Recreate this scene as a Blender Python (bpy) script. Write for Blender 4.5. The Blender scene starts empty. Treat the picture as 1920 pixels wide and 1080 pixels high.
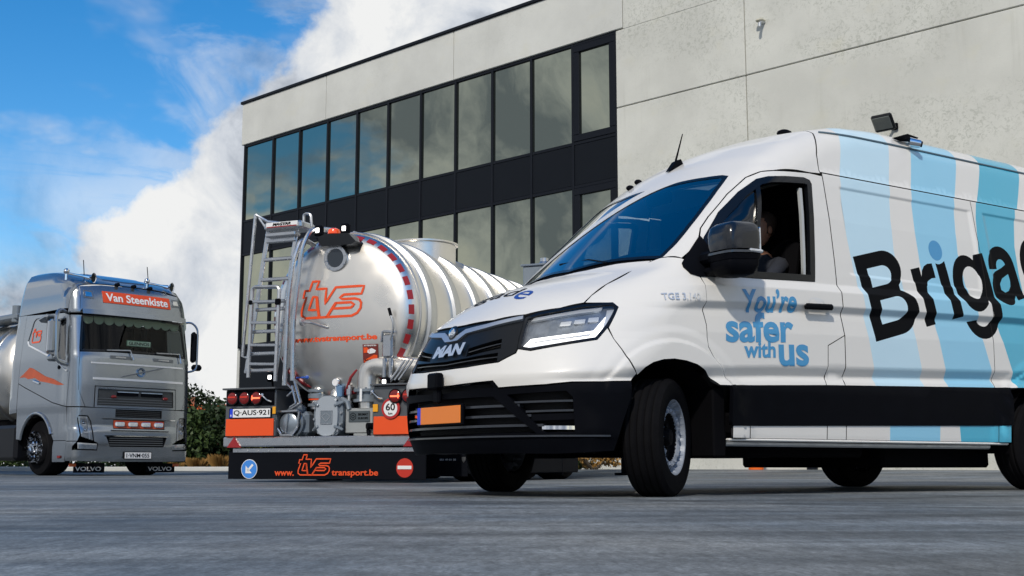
import bpy, bmesh, math, random
import numpy as np
from mathutils import Vector, Matrix, geometry
random.seed(7); RNG = np.random.default_rng(7)
SC = bpy.context.scene
COL = SC.collection
R = math.radians
# ---------------------------------------------------------------- camera
cam_d = bpy.data.cameras.new('camera'); cam = bpy.data.objects.new('camera', cam_d); COL.objects.link(cam)
cam.location = (0, 0, .18)
PITCH = math.atan((873-540)/2260.)
cam.rotation_euler = (R(90)+PITCH, 0, 0)
cam_d.sensor_width = 36; cam_d.lens = 2260/1920*36
cam_d.clip_start = .05; cam_d.clip_end = 3000
SC.camera = cam
# ---------------------------------------------------------------- world: Nishita sky under broken cloud
CLOUD_W = 6.
def _dir(az, el): return np.array([math.sin(R(az))*math.cos(R(el)), math.cos(R(az))*math.cos(R(el)), math.sin(R(el))])
SUN_EL, SUN_AZ = 40., 195.          # degrees; azimuth clockwise from +Y (the view direction)
world = bpy.data.worlds.new('World'); SC.world = world; world.use_nodes = True
wt = world.node_tree; wt.nodes.clear()
def wn(t, **k):
    n = wt.nodes.new(t)
    for a, b in k.items(): setattr(n, a, b)
    return n
def wl(a, b): wt.links.new(a, b)
def wmath(op, a, b=None, clamp=False):
    n = wn('ShaderNodeMath', operation=op, use_clamp=clamp)
    for i, q in enumerate((a, b)):
        if q is None: continue
        if isinstance(q, (int, float)): n.inputs[i].default_value = q
        else: wl(q, n.inputs[i])
    return n.outputs[0]
def wramp(v, a, b):
    n = wn('ShaderNodeMapRange', interpolation_type='SMOOTHSTEP'); wl(v, n.inputs[0])
    n.inputs[1].default_value = a; n.inputs[2].default_value = b
    return n.outputs[0]
def wnoise(vec, scale, detail=8, rough=.55, dist=0., w=0.):
    n = wn('ShaderNodeTexNoise', noise_dimensions='4D'); wl(vec, n.inputs['Vector']); n.inputs['W'].default_value = w
    n.inputs['Scale'].default_value = scale; n.inputs['Detail'].default_value = detail; n.inputs['Roughness'].default_value = rough; n.inputs['Distortion'].default_value = dist
    return n.outputs[0]
out = wn('ShaderNodeOutputWorld'); bg = wn('ShaderNodeBackground'); bg.inputs[1].default_value = 1.
sky = wn('ShaderNodeTexSky', sky_type='NISHITA', sun_disc=False, sun_elevation=R(SUN_EL), sun_rotation=R(SUN_AZ), air_density=1.0, dust_density=.6, ozone_density=2.2)
hs = wn('ShaderNodeHueSaturation'); hs.inputs['Saturation'].default_value = 1.45; hs.inputs['Value'].default_value = .155; wl(sky.outputs[0], hs.inputs['Color'])
tc = wn('ShaderNodeTexCoord'); d_ = tc.outputs['Generated']
sep = wn('ShaderNodeSeparateXYZ'); wl(d_, sep.inputs[0])
# plane-projected cloud coordinates (a flat cloud layer overhead)
den = wmath('ADD', wmath('MAXIMUM', sep.outputs[2], 0.), .22)
comb = wn('ShaderNodeCombineXYZ'); wl(wmath('DIVIDE', sep.outputs[0], den), comb.inputs[0]); wl(wmath('DIVIDE', sep.outputs[1], den), comb.inputs[1])
P_ = comb.outputs[0]
n_big = wnoise(P_, 1.15, 6, .55, .3, CLOUD_W)
n_wsp = wnoise(P_, 2.0, 6, .60, 1.2, CLOUD_W+4.)
# cumulus bank: everything on one side of a great circle, its edge broken by noise
dotn = wn('ShaderNodeVectorMath', operation='DOT_PRODUCT'); wl(d_, dotn.inputs[0])
_nb = np.cross(_dir(-10.5, 22.5), _dir(-19.5, 11.2)); _nb /= np.linalg.norm(_nb)
if _nb @ _dir(5, 15) < 0: _nb = -_nb
dotn.inputs[1].default_value = tuple(_nb)
n_edge = wnoise(d_, 12., 8, .56, .0, 1.7)
edge = wmath('ADD', dotn.outputs['Value'], wmath('MULTIPLY', wmath('SUBTRACT', n_edge, .5), .16))
bank = wramp(edge, .008, .032)
veil = wmath('MULTIPLY', wramp(edge, -.10, .02), wramp(n_wsp, .46, .60))          # thin shreds off its edge
low = wmath('MULTIPLY', wramp(sep.outputs[2], .185, .12), wramp(n_edge, .30, .50))   # the far cloud deck near the horizon
gen = wramp(n_big, .54, .66)
dot2 = wn('ShaderNodeVectorMath', operation='DOT_PRODUCT'); wl(d_, dot2.inputs[0]); dot2.inputs[1].default_value = tuple(_dir(-125, 16))
bank2 = wramp(wmath('ADD', dot2.outputs['Value'], wmath('MULTIPLY', wmath('SUBTRACT', n_big, .5), 2.1)), .44, .56)   # the other bank, behind the viewer
bank = wmath('MAXIMUM', bank, bank2)
cl = wmath('MAXIMUM', wmath('MAXIMUM', bank, gen), wmath('MAXIMUM', low, wmath('MULTIPLY', veil, .45)), True)
# cloud brightness
shade = wmath('ADD', wmath('MULTIPLY', wnoise(d_, 8.5, 7, .60, .4, 6.2), 1.15), wmath('MULTIPLY', wmath('SUBTRACT', n_edge, .68), .35))
dsun = wn('ShaderNodeVectorMath', operation='DOT_PRODUCT'); wl(d_, dsun.inputs[0]); dsun.inputs[1].default_value = tuple(_dir(SUN_AZ, SUN_EL))
shade = wmath('SUBTRACT', shade, wmath('MULTIPLY', wmath('ADD', dsun.outputs['Value'], .35), .11))      # clouds towards the sun show their shaded side
crmp = wn('ShaderNodeValToRGB'); wl(shade, crmp.inputs[0])
for i_, (p_, c_) in enumerate(((.32, (.24, .28, .35, 1)), (.46, (.62, .66, .72, 1)), (.60, (.88, .885, .88, 1)))):
    e_ = crmp.color_ramp.elements[i_] if i_ < 2 else crmp.color_ramp.elements.new(p_)
    e_.position = p_; e_.color = c_
mixc = wn('ShaderNodeMix', data_type='RGBA'); wl(cl, mixc.inputs['Factor']); wl(hs.outputs[0], mixc.inputs['A']); wl(crmp.outputs[0], mixc.inputs['B'])
wl(mixc.outputs['Result'], bg.inputs[0]); wl(bg.outputs[0], out.inputs[0])
# ---------------------------------------------------------------- sun, exposure
sd = bpy.data.lights.new('sun', 'SUN'); so = bpy.data.objects.new('sun', sd); COL.objects.link(so)
sd.energy = 2.7; sd.angle = R(2.5); sd.color = (1., .93, .83)
_s = _dir(SUN_AZ, SUN_EL); so.rotation_euler = Vector(-_s).to_track_quat('-Z', 'Y').to_euler()
so.location = (0, 0, 30)
SC.view_settings.view_transform = 'Standard'; SC.view_settings.look = 'None'; SC.view_settings.gamma = 1.; SC.view_settings.exposure = 0.
SC.cycles.max_bounces = 7; SC.cycles.transparent_max_bounces = 10
# ---------------------------------------------------------------- materials
def lin(h):
    if isinstance(h, str):
        c = [int(h[i:i+2], 16)/255. for i in (0, 2, 4)]
        return tuple(x/12.92 if x <= .04045 else ((x+.055)/1.055)**2.4 for x in c)
    return tuple(h)
MATS = {}
def mat(name, col, rough=.5, metal=0., coat=0., var=.06, vs=3., bump=0., bs=60., emit=0., spec=.5, rvar=.0, aniso=0., stretch=None):
    if name in MATS: return MATS[name]
    m = bpy.data.materials.new(name); m.use_nodes = True; nt = m.node_tree; b = nt.nodes['Principled BSDF']
    c = lin(col); L = nt.links.new
    t = nt.nodes.new('ShaderNodeTexCoord'); mp = nt.nodes.new('ShaderNodeMapping'); L(t.outputs['Object'], mp.inputs[0])
    if stretch: mp.inputs['Scale'].default_value = stretch
    n = nt.nodes.new('ShaderNodeTexNoise'); n.inputs['Scale'].default_value = vs; n.inputs['Detail'].default_value = 6; L(mp.outputs[0], n.inputs['Vector'])
    mx = nt.nodes.new('ShaderNodeMix'); mx.data_type = 'RGBA'; L(n.outputs[0], mx.inputs['Factor'])
    mx.inputs['A'].default_value = (*[x*(1-var) for x in c], 1); mx.inputs['B'].default_value = (*[min(1, x*(1+var)) for x in c], 1)
    L(mx.outputs['Result'], b.inputs['Base Color'])
    b.inputs['Roughness'].default_value = rough; b.inputs['Metallic'].default_value = metal; b.inputs['Specular IOR Level'].default_value = spec
    if coat: b.inputs['Coat Weight'].default_value = coat; b.inputs['Coat Roughness'].default_value = .04
    if rvar:
        mr = nt.nodes.new('ShaderNodeMapRange'); n2 = nt.nodes.new('ShaderNodeTexNoise'); n2.inputs['Scale'].default_value = vs*2.3; n2.inputs['Detail'].default_value = 5
        L(mp.outputs[0], n2.inputs['Vector']); L(n2.outputs[0], mr.inputs[0]); mr.inputs[1].default_value = .3; mr.inputs[2].default_value = .7
        mr.inputs[3].default_value = max(0, rough-rvar); mr.inputs[4].default_value = rough+rvar; L(mr.outputs[0], b.inputs['Roughness'])
    if bump:
        bn = nt.nodes.new('ShaderNodeBump'); bn.inputs['Strength'].default_value = bump; bn.inputs['Distance'].default_value = .01
        n3 = nt.nodes.new('ShaderNodeTexNoise'); n3.inputs['Scale'].default_value = bs; n3.inputs['Detail'].default_value = 4
        L(mp.outputs[0], n3.inputs['Vector']); L(n3.outputs[0], bn.inputs['Height']); L(bn.outputs[0], b.inputs['Normal'])
    if emit:
        b.inputs['Emission Color'].default_value = (*c, 1); b.inputs['Emission Strength'].default_value = emit
    MATS[name] = m; return m
def glass(name, tint=(.75, .85, .85), refl=(1, 1, 1), base=.06, grow=.55, rough=.0, dark=None):
    """thin glass: a mirror coat over a tinted clear (or dark) pane"""
    m = bpy.data.materials.new(name); m.use_nodes = True; nt = m.node_tree; nt.nodes.clear(); L = nt.links.new
    o = nt.nodes.new('ShaderNodeOutputMaterial'); mx = nt.nodes.new('ShaderNodeMixShader')
    if dark: tr = nt.nodes.new('ShaderNodeBsdfDiffuse'); tr.inputs[0].default_value = (*dark, 1)
    else: tr = nt.nodes.new('ShaderNodeBsdfTransparent'); tr.inputs[0].default_value = (*tint, 1)
    gl = nt.nodes.new('ShaderNodeBsdfGlossy'); gl.inputs['Color'].default_value = (*refl, 1); gl.inputs['Roughness'].default_value = rough
    lw = nt.nodes.new('ShaderNodeFresnel'); lw.inputs['IOR'].default_value = 1.5
    ma = nt.nodes.new('ShaderNodeMath'); ma.operation = 'MULTIPLY_ADD'; ma.use_clamp = True
    L(lw.outputs[0], ma.inputs[0]); ma.inputs[1].default_value = grow; ma.inputs[2].default_value = base
    t = nt.nodes.new('ShaderNodeTexCoord'); n = nt.nodes.new('ShaderNodeTexNoise'); n.inputs['Scale'].default_value = .7; L(t.outputs['Object'], n.inputs['Vector'])
    bn = nt.nodes.new('ShaderNodeBump'); bn.inputs['Strength'].default_value = .12; bn.inputs['Distance'].default_value = .02; L(n.outputs[0], bn.inputs['Height']); L(bn.outputs[0], gl.inputs['Normal'])
    L(ma.outputs[0], mx.inputs[0]); L(tr.outputs[0], mx.inputs[1]); L(gl.outputs[0], mx.inputs[2]); L(mx.outputs[0], o.inputs[0])
    MATS[name] = m; return m
# ---------------------------------------------------------------- objects
def tag(o, label=None, cat=None, group=None, kind=None):
    for k, v in (('label', label), ('category', cat), ('group', group), ('kind', kind)):
        if v: o[k] = v
    return o
def thing(name, label, cat, loc=(0, 0, 0), rz=0., group=None):
    o = bpy.data.objects.new(name, None); COL.objects.link(o); o.location = loc; o.rotation_euler = (0, 0, rz); o.empty_display_size = .2
    return tag(o, label, cat, group)
def link(name, me, parent=None, loc=None, rot=None, scale=None):
    o = bpy.data.objects.new(name, me); COL.objects.link(o); o.parent = parent
    if loc is not None: o.location = loc
    if rot is not None: o.rotation_euler = rot
    if scale is not None: o.scale = scale
    return o
def make_mesh(name, V, Fc, mats, smooth=35., normals=None, fm=None):
    me = bpy.data.meshes.new(name); me.from_pydata([tuple(map(float, v)) for v in V], [], [tuple(map(int, f)) for f in Fc])
    for m in (mats if isinstance(mats, (list, tuple)) else [mats]): me.materials.append(m)
    if fm is not None: me.polygons.foreach_set('material_index', np.asarray(fm, np.int32))
    me.update()
    if smooth:
        me.polygons.foreach_set('use_smooth', np.ones(len(me.polygons), bool))
        if normals is None: me.set_sharp_from_angle(angle=R(smooth))
        else: me.normals_split_custom_set_from_vertices([tuple(map(float, n)) for n in normals])
    return me
class MB:
    def __init__(s): s.v = []; s.f = []; s.m = []
    def add(s, V, Fc, mi=0):
        b = len(s.v); s.v += [tuple(v) for v in V]; s.f += [tuple(b+i for i in f) for f in Fc]; s.m += [mi]*len(Fc); return s
    def box(s, c, d, bev=0., rot=None, mi=0):
        hx, hy, hz = d[0]/2, d[1]/2, d[2]/2; c = Vector(c)
        M = rot if rot is not None else Matrix.Identity(3)
        if bev <= 0:
            V = [(i*hx, j*hy, k*hz) for i in (-1, 1) for j in (-1, 1) for k in (-1, 1)]
            Fc = [(0, 1, 3, 2), (4, 6, 7, 5), (0, 4, 5, 1), (2, 3, 7, 6), (0, 2, 6, 4), (1, 5, 7, 3)]
        else:
            b = min(bev, hx*.98, hy*.98, hz*.98); V = []; ix = {}
            for i in (-1, 1):
                for j in (-1, 1):
                    for k in (-1, 1):
                        for a in range(3):
                            p = [i*hx, j*hy, k*hz]
                            for q in range(3):
                                if q != a: p[q] -= (i, j, k)[q]*b
                            ix[(i, j, k, a)] = len(V); V.append(p)
            Fc = []
            for a in range(3):
                b1, b2 = (a+1) % 3, (a+2) % 3
                for sg in (-1, 1):
                    q = []
                    for u, w in ((-1, -1), (1, -1), (1, 1), (-1, 1)):
                        k = [0, 0, 0]; k[a] = sg; k[b1] = u; k[b2] = w; q.append(ix[(*k, a)])
                    Fc.append(q if sg > 0 else q[::-1])
                for u in (-1, 1):
                    for w in (-1, 1):
                        k0 = [0, 0, 0]; k0[a] = -1; k0[b1] = u; k0[b2] = w; k1 = list(k0); k1[a] = 1
                        q = [ix[(*k0, b1)], ix[(*k1, b1)], ix[(*k1, b2)], ix[(*k0, b2)]]
                        Fc.append(q if u*w < 0 else q[::-1])
            for i in (-1, 1):
                for j in (-1, 1):
                    for k in (-1, 1):
                        q = [ix[(i, j, k, a)] for a in range(3)]; Fc.append(q if i*j*k > 0 else q[::-1])
        return s.add([c+M @ Vector(p) for p in V], Fc, mi)
    def bar(s, p0, p1, w, h, bev=0., up=(0, 0, 1), mi=0):
        p0, p1 = Vector(p0), Vector(p1); x = (p1-p0); L = x.length; x.normalize(); u = Vector(up)
        y = u.cross(x)
        if y.length < 1e-4: y = Vector((0, 1, 0)).cross(x)
        y.normalize(); z = x.cross(y)
        return s.box((p0+p1)/2, (L, w, h), bev, Matrix((x, y, z)).transposed(), mi)
    def ring(s, c, ax, r, n, ref=None):
        ax = Vector(ax).normalized(); a = Vector(ref) if ref else (Vector((0, 0, 1)) if abs(ax.z) < .9 else Vector((1, 0, 0)))
        u = (a-ax*a.dot(ax)).normalized(); w = ax.cross(u)
        return [Vector(c)+u*(r*math.cos(2*math.pi*i/n))+w*(r*math.sin(2*math.pi*i/n)) for i in range(n)]
    def cyl(s, p0, p1, r0, r1=None, n=16, cap=True, mi=0):
        r1 = r0 if r1 is None else r1; ax = Vector(p1)-Vector(p0)
        V = s.ring(p0, ax, r0, n)+s.ring(p1, ax, r1, n)
        Fc = [(i, (i+1) % n, n+(i+1) % n, n+i) for i in range(n)]
        if cap: Fc += [tuple(range(n-1, -1, -1)), tuple(range(n, 2*n))]
        return s.add(V, Fc, mi)
    def lathe(s, prof, o, ax, n=32, mi=0, a0=0., a1=360., close=False):
        """prof: (radius, distance along the axis)"""
        ax = Vector(ax).normalized(); a = Vector((0, 0, 1)) if abs(ax.z) < .9 else Vector((1, 0, 0))
        u = (a-ax*a.dot(ax)).normalized(); w = ax.cross(u); full = abs(a1-a0) >= 359.9; k = n if full else n+1; V = []
        for r, h in prof:
            for i in range(k):
                t = R(a0+(a1-a0)*i/n); V.append(Vector(o)+ax*h+u*(r*math.cos(t))+w*(r*math.sin(t)))
        Fc = []
        for j in range(len(prof)-1):
            for i in range(n):
                i2 = (i+1) % k if full else i+1
                Fc.append((j*k+i, j*k+i2, (j+1)*k+i2, (j+1)*k+i))
        return s.add(V, Fc, mi)
    def tube(s, pts, r, n=8, closed=False, mi=0, cap=True):
        P = [Vector(p) for p in pts]; m = len(P); rr = r if isinstance(r, (list, tuple)) else [r]*m
        T = []
        for i in range(m):
            a = P[i-1] if (i > 0 or closed) else P[i]; b = P[(i+1) % m] if (i < m-1 or closed) else P[i]
            T.append((b-a).normalized())
        u = Vector((0, 0, 1)) if abs(T[0].z) < .9 else Vector((1, 0, 0)); V = []
        for i in range(m):
            u = (u-T[i]*u.dot(T[i])).normalized(); w = T[i].cross(u)
            V += [P[i]+u*(rr[i]*math.cos(2*math.pi*q/n))+w*(rr[i]*math.sin(2*math.pi*q/n)) for q in range(n)]
        Fc = []
        for i in range(m if closed else m-1):
            j = (i+1) % m
            Fc += [(i*n+q, i*n+(q+1) % n, j*n+(q+1) % n, j*n+q) for q in range(n)]
        if cap and not closed: Fc += [tuple(range(n-1, -1, -1)), tuple(range((m-1)*n, m*n))]
        return s.add(V, Fc, mi)
    def prism(s, poly, o, ux, uy, th, mi=0):
        """2D polygon in the (ux, uy) plane at o, extruded by th along ux x uy"""
        o, ux, uy = Vector(o), Vector(ux), Vector(uy); nz = ux.cross(uy).normalized()
        ar = sum(poly[i][0]*poly[(i+1) % len(poly)][1]-poly[(i+1) % len(poly)][0]*poly[i][1] for i in range(len(poly)))
        if ar < 0: poly = poly[::-1]
        A = [o+ux*a+uy*b for a, b in poly]; n = len(A)
        V = A+[p+nz*th for p in A]
        return s.add(V, [tuple(range(n-1, -1, -1)), tuple(range(n, 2*n))]+[(i, (i+1) % n, n+(i+1) % n, n+i) for i in range(n)], mi)
    def ball(s, c, r, n=12, sc=(1, 1, 1), mi=0):
        prof = [(max(1e-4, math.sin(math.pi*i/n)), -math.cos(math.pi*i/n)) for i in range(n+1)]; t = MB().lathe(prof, (0, 0, 0), (0, 0, 1), 2*n)
        return s.add([(c[0]+v[0]*r*sc[0], c[1]+v[1]*r*sc[1], c[2]+v[2]*r*sc[2]) for v in t.v], t.f, mi)
    def mesh(s, name, mats, smooth=35.):
        me = make_mesh(name, s.v, s.f, mats, None, None, s.m)
        bm = bmesh.new(); bm.from_mesh(me); bmesh.ops.recalc_face_normals(bm, faces=bm.faces); bm.to_mesh(me); bm.free()
        if smooth:
            me.polygons.foreach_set('use_smooth', np.ones(len(me.polygons), bool)); me.set_sharp_from_angle(angle=R(smooth))
        return me
    def build(s, name, mats, parent=None, smooth=35., **k): return link(name, s.mesh(name, mats, smooth), parent, **k)
def arc(c, r, a0, a1, n, ex=(1, 0, 0), ey=(0, 0, 1)):
    c, ex, ey = Vector(c), Vector(ex), Vector(ey)
    return [c+ex*(r*math.cos(R(a0+(a1-a0)*i/n)))+ey*(r*math.sin(R(a0+(a1-a0)*i/n))) for i in range(n+1)]
def fillet(pts, r, n=5):
    """round the corners of a 3D polyline"""
    P = [Vector(p) for p in pts]; o = [P[0]]
    for i in range(1, len(P)-1):
        a, b, c = P[i-1], P[i], P[i+1]; d1 = (a-b); d2 = (c-b); k = min(r, d1.length*.49, d2.length*.49)
        p, q = b+d1.normalized()*k, b+d2.normalized()*k
        for j in range(n+1):
            t = j/n; o.append(p*(1-t)**2+b*(2*t*(1-t))+q*t*t)
    return o+[P[-1]]
# ---------------------------------------------------------------- lettering (built-in font only)
_tc = {}
def text2d(s, bold=0., shear=0., spacing=1., outline=False):
    k = (s, bold, shear, spacing, outline)
    if k in _tc: return _tc[k]
    c = bpy.data.curves.new('lettering', 'FONT'); c.body = s; c.size = 1.; c.shear = shear; c.space_character = spacing; c.offset = bold
    c.resolution_u = 4; c.fill_mode = 'NONE' if outline else 'FRONT'; c.dimensions = '2D'
    o = bpy.data.objects.new('lettering', c); COL.objects.link(o)
    dg = bpy.context.evaluated_depsgraph_get(); me = bpy.data.meshes.new_from_object(o.evaluated_get(dg))
    V = np.array([v.co[:2] for v in me.vertices]).reshape(-1, 2); Fc = [tuple(p.vertices) for p in me.polygons]; E = [tuple(e.vertices) for e in me.edges]
    bpy.data.objects.remove(o); bpy.data.curves.remove(c); bpy.data.meshes.remove(me)
    lo, hi = V.min(0), V.max(0)
    _tc[k] = ((V-lo)/(hi-lo), Fc, E, hi-lo); return _tc[k]
def letter(name, s, o, ux, uy, w, h, m, parent, bold=.02, shear=0., spacing=1., th=.004, smooth=None):
    """flat lettering fitted into a w x h box whose lower left corner is o"""
    V, Fc, E, sz = text2d(s, bold, shear, spacing); o, ux, uy = Vector(o), Vector(ux).normalized(), Vector(uy).normalized(); nz = ux.cross(uy)
    A = [o+ux*(a*w)+uy*(b*h)+nz*th for a, b in V]; n = len(A); V3 = A+[p-nz*(th+.001) for p in A]
    cnt = {}
    for f in Fc:
        for i in range(len(f)):
            e = (f[i], f[(i+1) % len(f)]); cnt[frozenset(e)] = None if frozenset(e) in cnt else e
    F2 = list(Fc)+[(e[1], e[0], n+e[0], n+e[1]) for e in cnt.values() if e]
    return link(name, make_mesh(name, V3, F2, m, smooth), parent)
# ---------------------------------------------------------------- panels: outlines filled with a fine net and laid on a body surface
def inpoly(P, poly):
    P = np.asarray(P); q = np.asarray(poly); x, y = P[:, 0], P[:, 1]; c = np.zeros(len(P), bool); j = len(q)-1
    for i in range(len(q)):
        xi, yi, xj, yj = *q[i], *q[j]
        if yi != yj: c ^= ((yi > y) != (yj > y)) & (x < (xj-xi)*(y-yi)/(yj-yi)+xi)
        j = i
    return c
def dens(poly, d):
    o = []
    for i in range(len(poly)):
        a, b = np.array(poly[i], float), np.array(poly[(i+1) % len(poly)], float); n = max(1, int(math.ceil(np.linalg.norm((b-a)/np.array(d if isinstance(d, tuple) else (d, d))))))
        o += [a+(b-a)*k/n for k in range(n)]
    return o
def inset(poly, d):
    p = np.array(poly, float); n = len(p)
    ar = np.sum(p[:, 0]*np.roll(p[:, 1], -1)-np.roll(p[:, 0], -1)*p[:, 1]); sg = 1 if ar > 0 else -1
    e = np.roll(p, -1, 0)-p; e /= np.maximum(np.linalg.norm(e, axis=1), 1e-9)[:, None]; nn = np.stack([-e[:, 1], e[:, 0]], 1)*sg
    m = nn+np.roll(nn, 1, 0); m /= np.maximum((m*m).sum(1), .4)[:, None]; return [tuple(q) for q in p+m*2*d]
def fill2d(outer, holes, g, d, regions=()):
    """-> points, triangles, region index per triangle, boundary edges (outer and holes)"""
    loops = [dens(outer, d)]+[dens(h, d) for h in holes]; pts = []; ed = []
    for lp in loops:
        b = len(pts); pts += lp; ed += [(b+i, b+(i+1) % len(lp)) for i in range(len(lp))]
    nb = len(pts)
    for V, E in [r[0] for r in regions]:
        b = len(pts); pts += list(V); ed += [(b+i, b+j) for i, j in E]
    o = np.array(outer); lo, hi = o.min(0), o.max(0)
    g0, g1 = g if isinstance(g, tuple) else (g, g)
    gx, gy = np.meshgrid(np.arange(lo[0]+g0/2, hi[0], g0), np.arange(lo[1]+g1/2, hi[1], g1)); G = np.stack([gx.ravel(), gy.ravel()], 1)
    if len(G):
        k = inpoly(G, outer)
        for h in holes: k &= ~inpoly(G, h)
        G = G[k]
        if len(G):
            B = np.array(pts[:nb]); gs = np.array([g0, g1])*.35; G = G[np.array([np.min((np.abs(B-q)/gs).max(1)) > 1 for q in G])]
    pts += list(G)
    r = geometry.delaunay_2d_cdt([Vector((float(p[0]), float(p[1]))) for p in pts], ed, [], 0, 1e-6)
    P = np.array([(v.x, v.y) for v in r[0]]); T = np.array([[f[0], f[i], f[i+1]] for f in r[2] for i in range(1, len(f)-1)]); C = P[T].mean(1)
    k = inpoly(C, outer)
    for h in holes: k &= ~inpoly(C, h)
    T = T[k]; C = C[k]
    a = P[T]; ar = (a[:, 1, 0]-a[:, 0, 0])*(a[:, 2, 1]-a[:, 0, 1])-(a[:, 2, 0]-a[:, 0, 0])*(a[:, 1, 1]-a[:, 0, 1])
    T = T[np.abs(ar) > 1e-10]; C = C[np.abs(ar) > 1e-10]; ar = ar[np.abs(ar) > 1e-10]; T[ar < 0] = T[ar < 0][:, ::-1]
    ri = np.zeros(len(T), int)
    for (V, E), mi in regions:
        # even-odd count against the loop edges
        x, y = C[:, 0], C[:, 1]; c = np.zeros(len(C), bool); V = np.asarray(V)
        for i, j in E:
            xi, yi, xj, yj = *V[i], *V[j]
            if yi != yj: c ^= ((yi > y) != (yj > y)) & (x < (xj-xi)*(y-yi)/(yj-yi)+xi)
        ri[c] = mi
    cnt = {}
    for t in T:
        for i in range(3):
            e = (t[i], t[(i+1) % 3]); kk = (min(e), max(e)); cnt[kk] = None if kk in cnt else e
    us = np.unique(T); rm = np.full(len(P), -1); rm[us] = np.arange(len(us))
    return P[us], rm[T], ri, [(int(rm[e[0]]), int(rm[e[1]])) for e in cnt.values() if e]
class Surf:
    """inverse chart + chart of a Body, with the angle axes scaled to roughly metres"""
    def __init__(s, body, kind, sgn=-1, ax=1.1, zc=.9, q=(.95, .75), k=.0165):
        s.b, s.kind, s.sgn, s.ax, s.zc, s.k, s.q = body, kind, sgn, ax, zc, k, q
    def inv(s, p):
        x, y, z = p
        if s.kind == 'S': return (x, z)
        if s.kind == 'R': return (s.sgn*y, z)
        if s.kind == 'T': return (x, s.k*math.degrees(math.atan2(z-s.zc, s.sgn*y)))
        if s.kind == 'N': return (s.k*math.degrees(math.atan2(s.sgn*y, s.ax-x)), z)
        if s.kind == 'Q': return (y, s.k*.6*math.degrees(math.atan2(z-s.q[1], s.q[0]-x)))
    def map(s, uv):
        uv = np.array(uv, float)
        if s.kind == 'Q':
            a = np.radians(uv[:, 1]/(s.k*.6)); n = len(uv); o = np.stack([np.full(n, s.q[0]), uv[:, 0], np.full(n, s.q[1])], 1)
            return s.b.march(o, np.stack([-np.cos(a), np.zeros(n), np.sin(a)], 1), 0, 3.)
        if s.kind == 'T': uv = uv/np.array([1, s.k])
        if s.kind == 'N': uv = uv/np.array([s.k, 1])
        return s.b.chart(s.kind, s.sgn, s.ax, s.zc)(uv)
SHUT = []      # paints whose folded edges are coloured dark for the shade in the gaps
def panel(name, surf, outer, mats, parent, holes=(), g=.06, d=.03, off=0., flange=.018, gap=.003, regions=(), uv=False, th=None):
    """outer/holes: 3D points (or chart points when uv) -> a sheet following the body, its edges folded in"""
    cv = (lambda p: tuple(p)) if uv else surf.inv
    mats = list(mats) if isinstance(mats, (list, tuple)) else [mats]; nm = 0
    if mats[0] in SHUT: nm = len(mats); mats = mats+[mat('shut_line_shade', (.02, .02, .022), .8)]
    o2 = inset([cv(p) for p in outer], gap) if gap else [cv(p) for p in outer]; h2 = [inset([cv(p) for p in h], -gap) if gap else [cv(p) for p in h] for h in holes]
    P, T, ri, be = fill2d(o2, h2, g, d, regions)
    X = surf.map(P); Nn = surf.b.grad(X); X = X+Nn*off
    V = list(X); NN = list(Nn); Fc = []; fm = list(ri)
    a, b, c = X[T[:, 0]], X[T[:, 1]], X[T[:, 2]]; fl = np.einsum('ij,ij->i', np.cross(b-a, c-a), Nn[T[:, 0]]) < 0
    flip = fl.mean() > .5
    Fc = [tuple(t[::-1]) if flip else tuple(t) for t in T]
    if flange:
        mp = {}; 
        for e in be:
            for i in e:
                if i not in mp:
                    mp[i] = (len(V), len(V)+1); V += [X[i], X[i]-Nn[i]*flange]; NN += [None, None]
        acc = {}
        for i, j in be:
            t = X[j]-X[i]; n = np.cross(t, Nn[i]); n = n/max(1e-9, np.linalg.norm(n))*(-1 if flip else 1)
            for q in (i, j): acc[q] = acc.get(q, 0)+n
            f = (mp[i][0], mp[i][1], mp[j][1], mp[j][0]); Fc.append(f if not flip else f[::-1]); fm.append(nm)
        for i, (p, q) in mp.items():
            n = acc[i]/max(1e-9, np.linalg.norm(acc[i])); NN[p] = n; NN[q] = n
    return link(name, make_mesh(name, V, Fc, mats, 60, NN, fm), parent)
def panel_text(name, surf, s, quad, mats, parent, bold=.02, shear=0., spacing=1., off=.0025, g=.04):
    """lettering laid on the body; quad: chart points of lower left, lower right, upper left corner of its box"""
    V, Fc, E, sz = text2d(s, bold, shear, spacing); a, b, c = (np.array(q, float) for q in quad)
    P2 = a+V[:, :1]*(b-a)+V[:, 1:]*(c-a)
    bm = bmesh.new(); vs = [bm.verts.new((p[0], p[1], 0)) for p in P2]
    for f in Fc:
        try: bm.faces.new([vs[i] for i in f])
        except ValueError: pass
    lo, hi = P2.min(0), P2.max(0)
    for ax in (0, 1):
        for t in np.arange(lo[ax]+g, hi[ax], g):
            pc = [0, 0, 0]; pc[ax] = t; pn = [0, 0, 0]; pn[ax] = 1
            bmesh.ops.bisect_plane(bm, geom=bm.verts[:]+bm.edges[:]+bm.faces[:], plane_co=pc, plane_no=pn)
    bm.verts.index_update(); P = np.array([v.co[:2] for v in bm.verts]); F2 = [[v.index for v in f.verts] for f in bm.faces]; bm.free()
    X = surf.map(P); Nn = surf.b.grad(X); X = X+Nn*off
    f0 = F2[0]; fl = np.dot(np.cross(X[f0[1]]-X[f0[0]], X[f0[2]]-X[f0[0]]), Nn[f0[0]]) < 0
    return link(name, make_mesh(name, X, [f[::-1] if fl else f for f in F2], mats, 60, Nn), parent)
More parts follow.
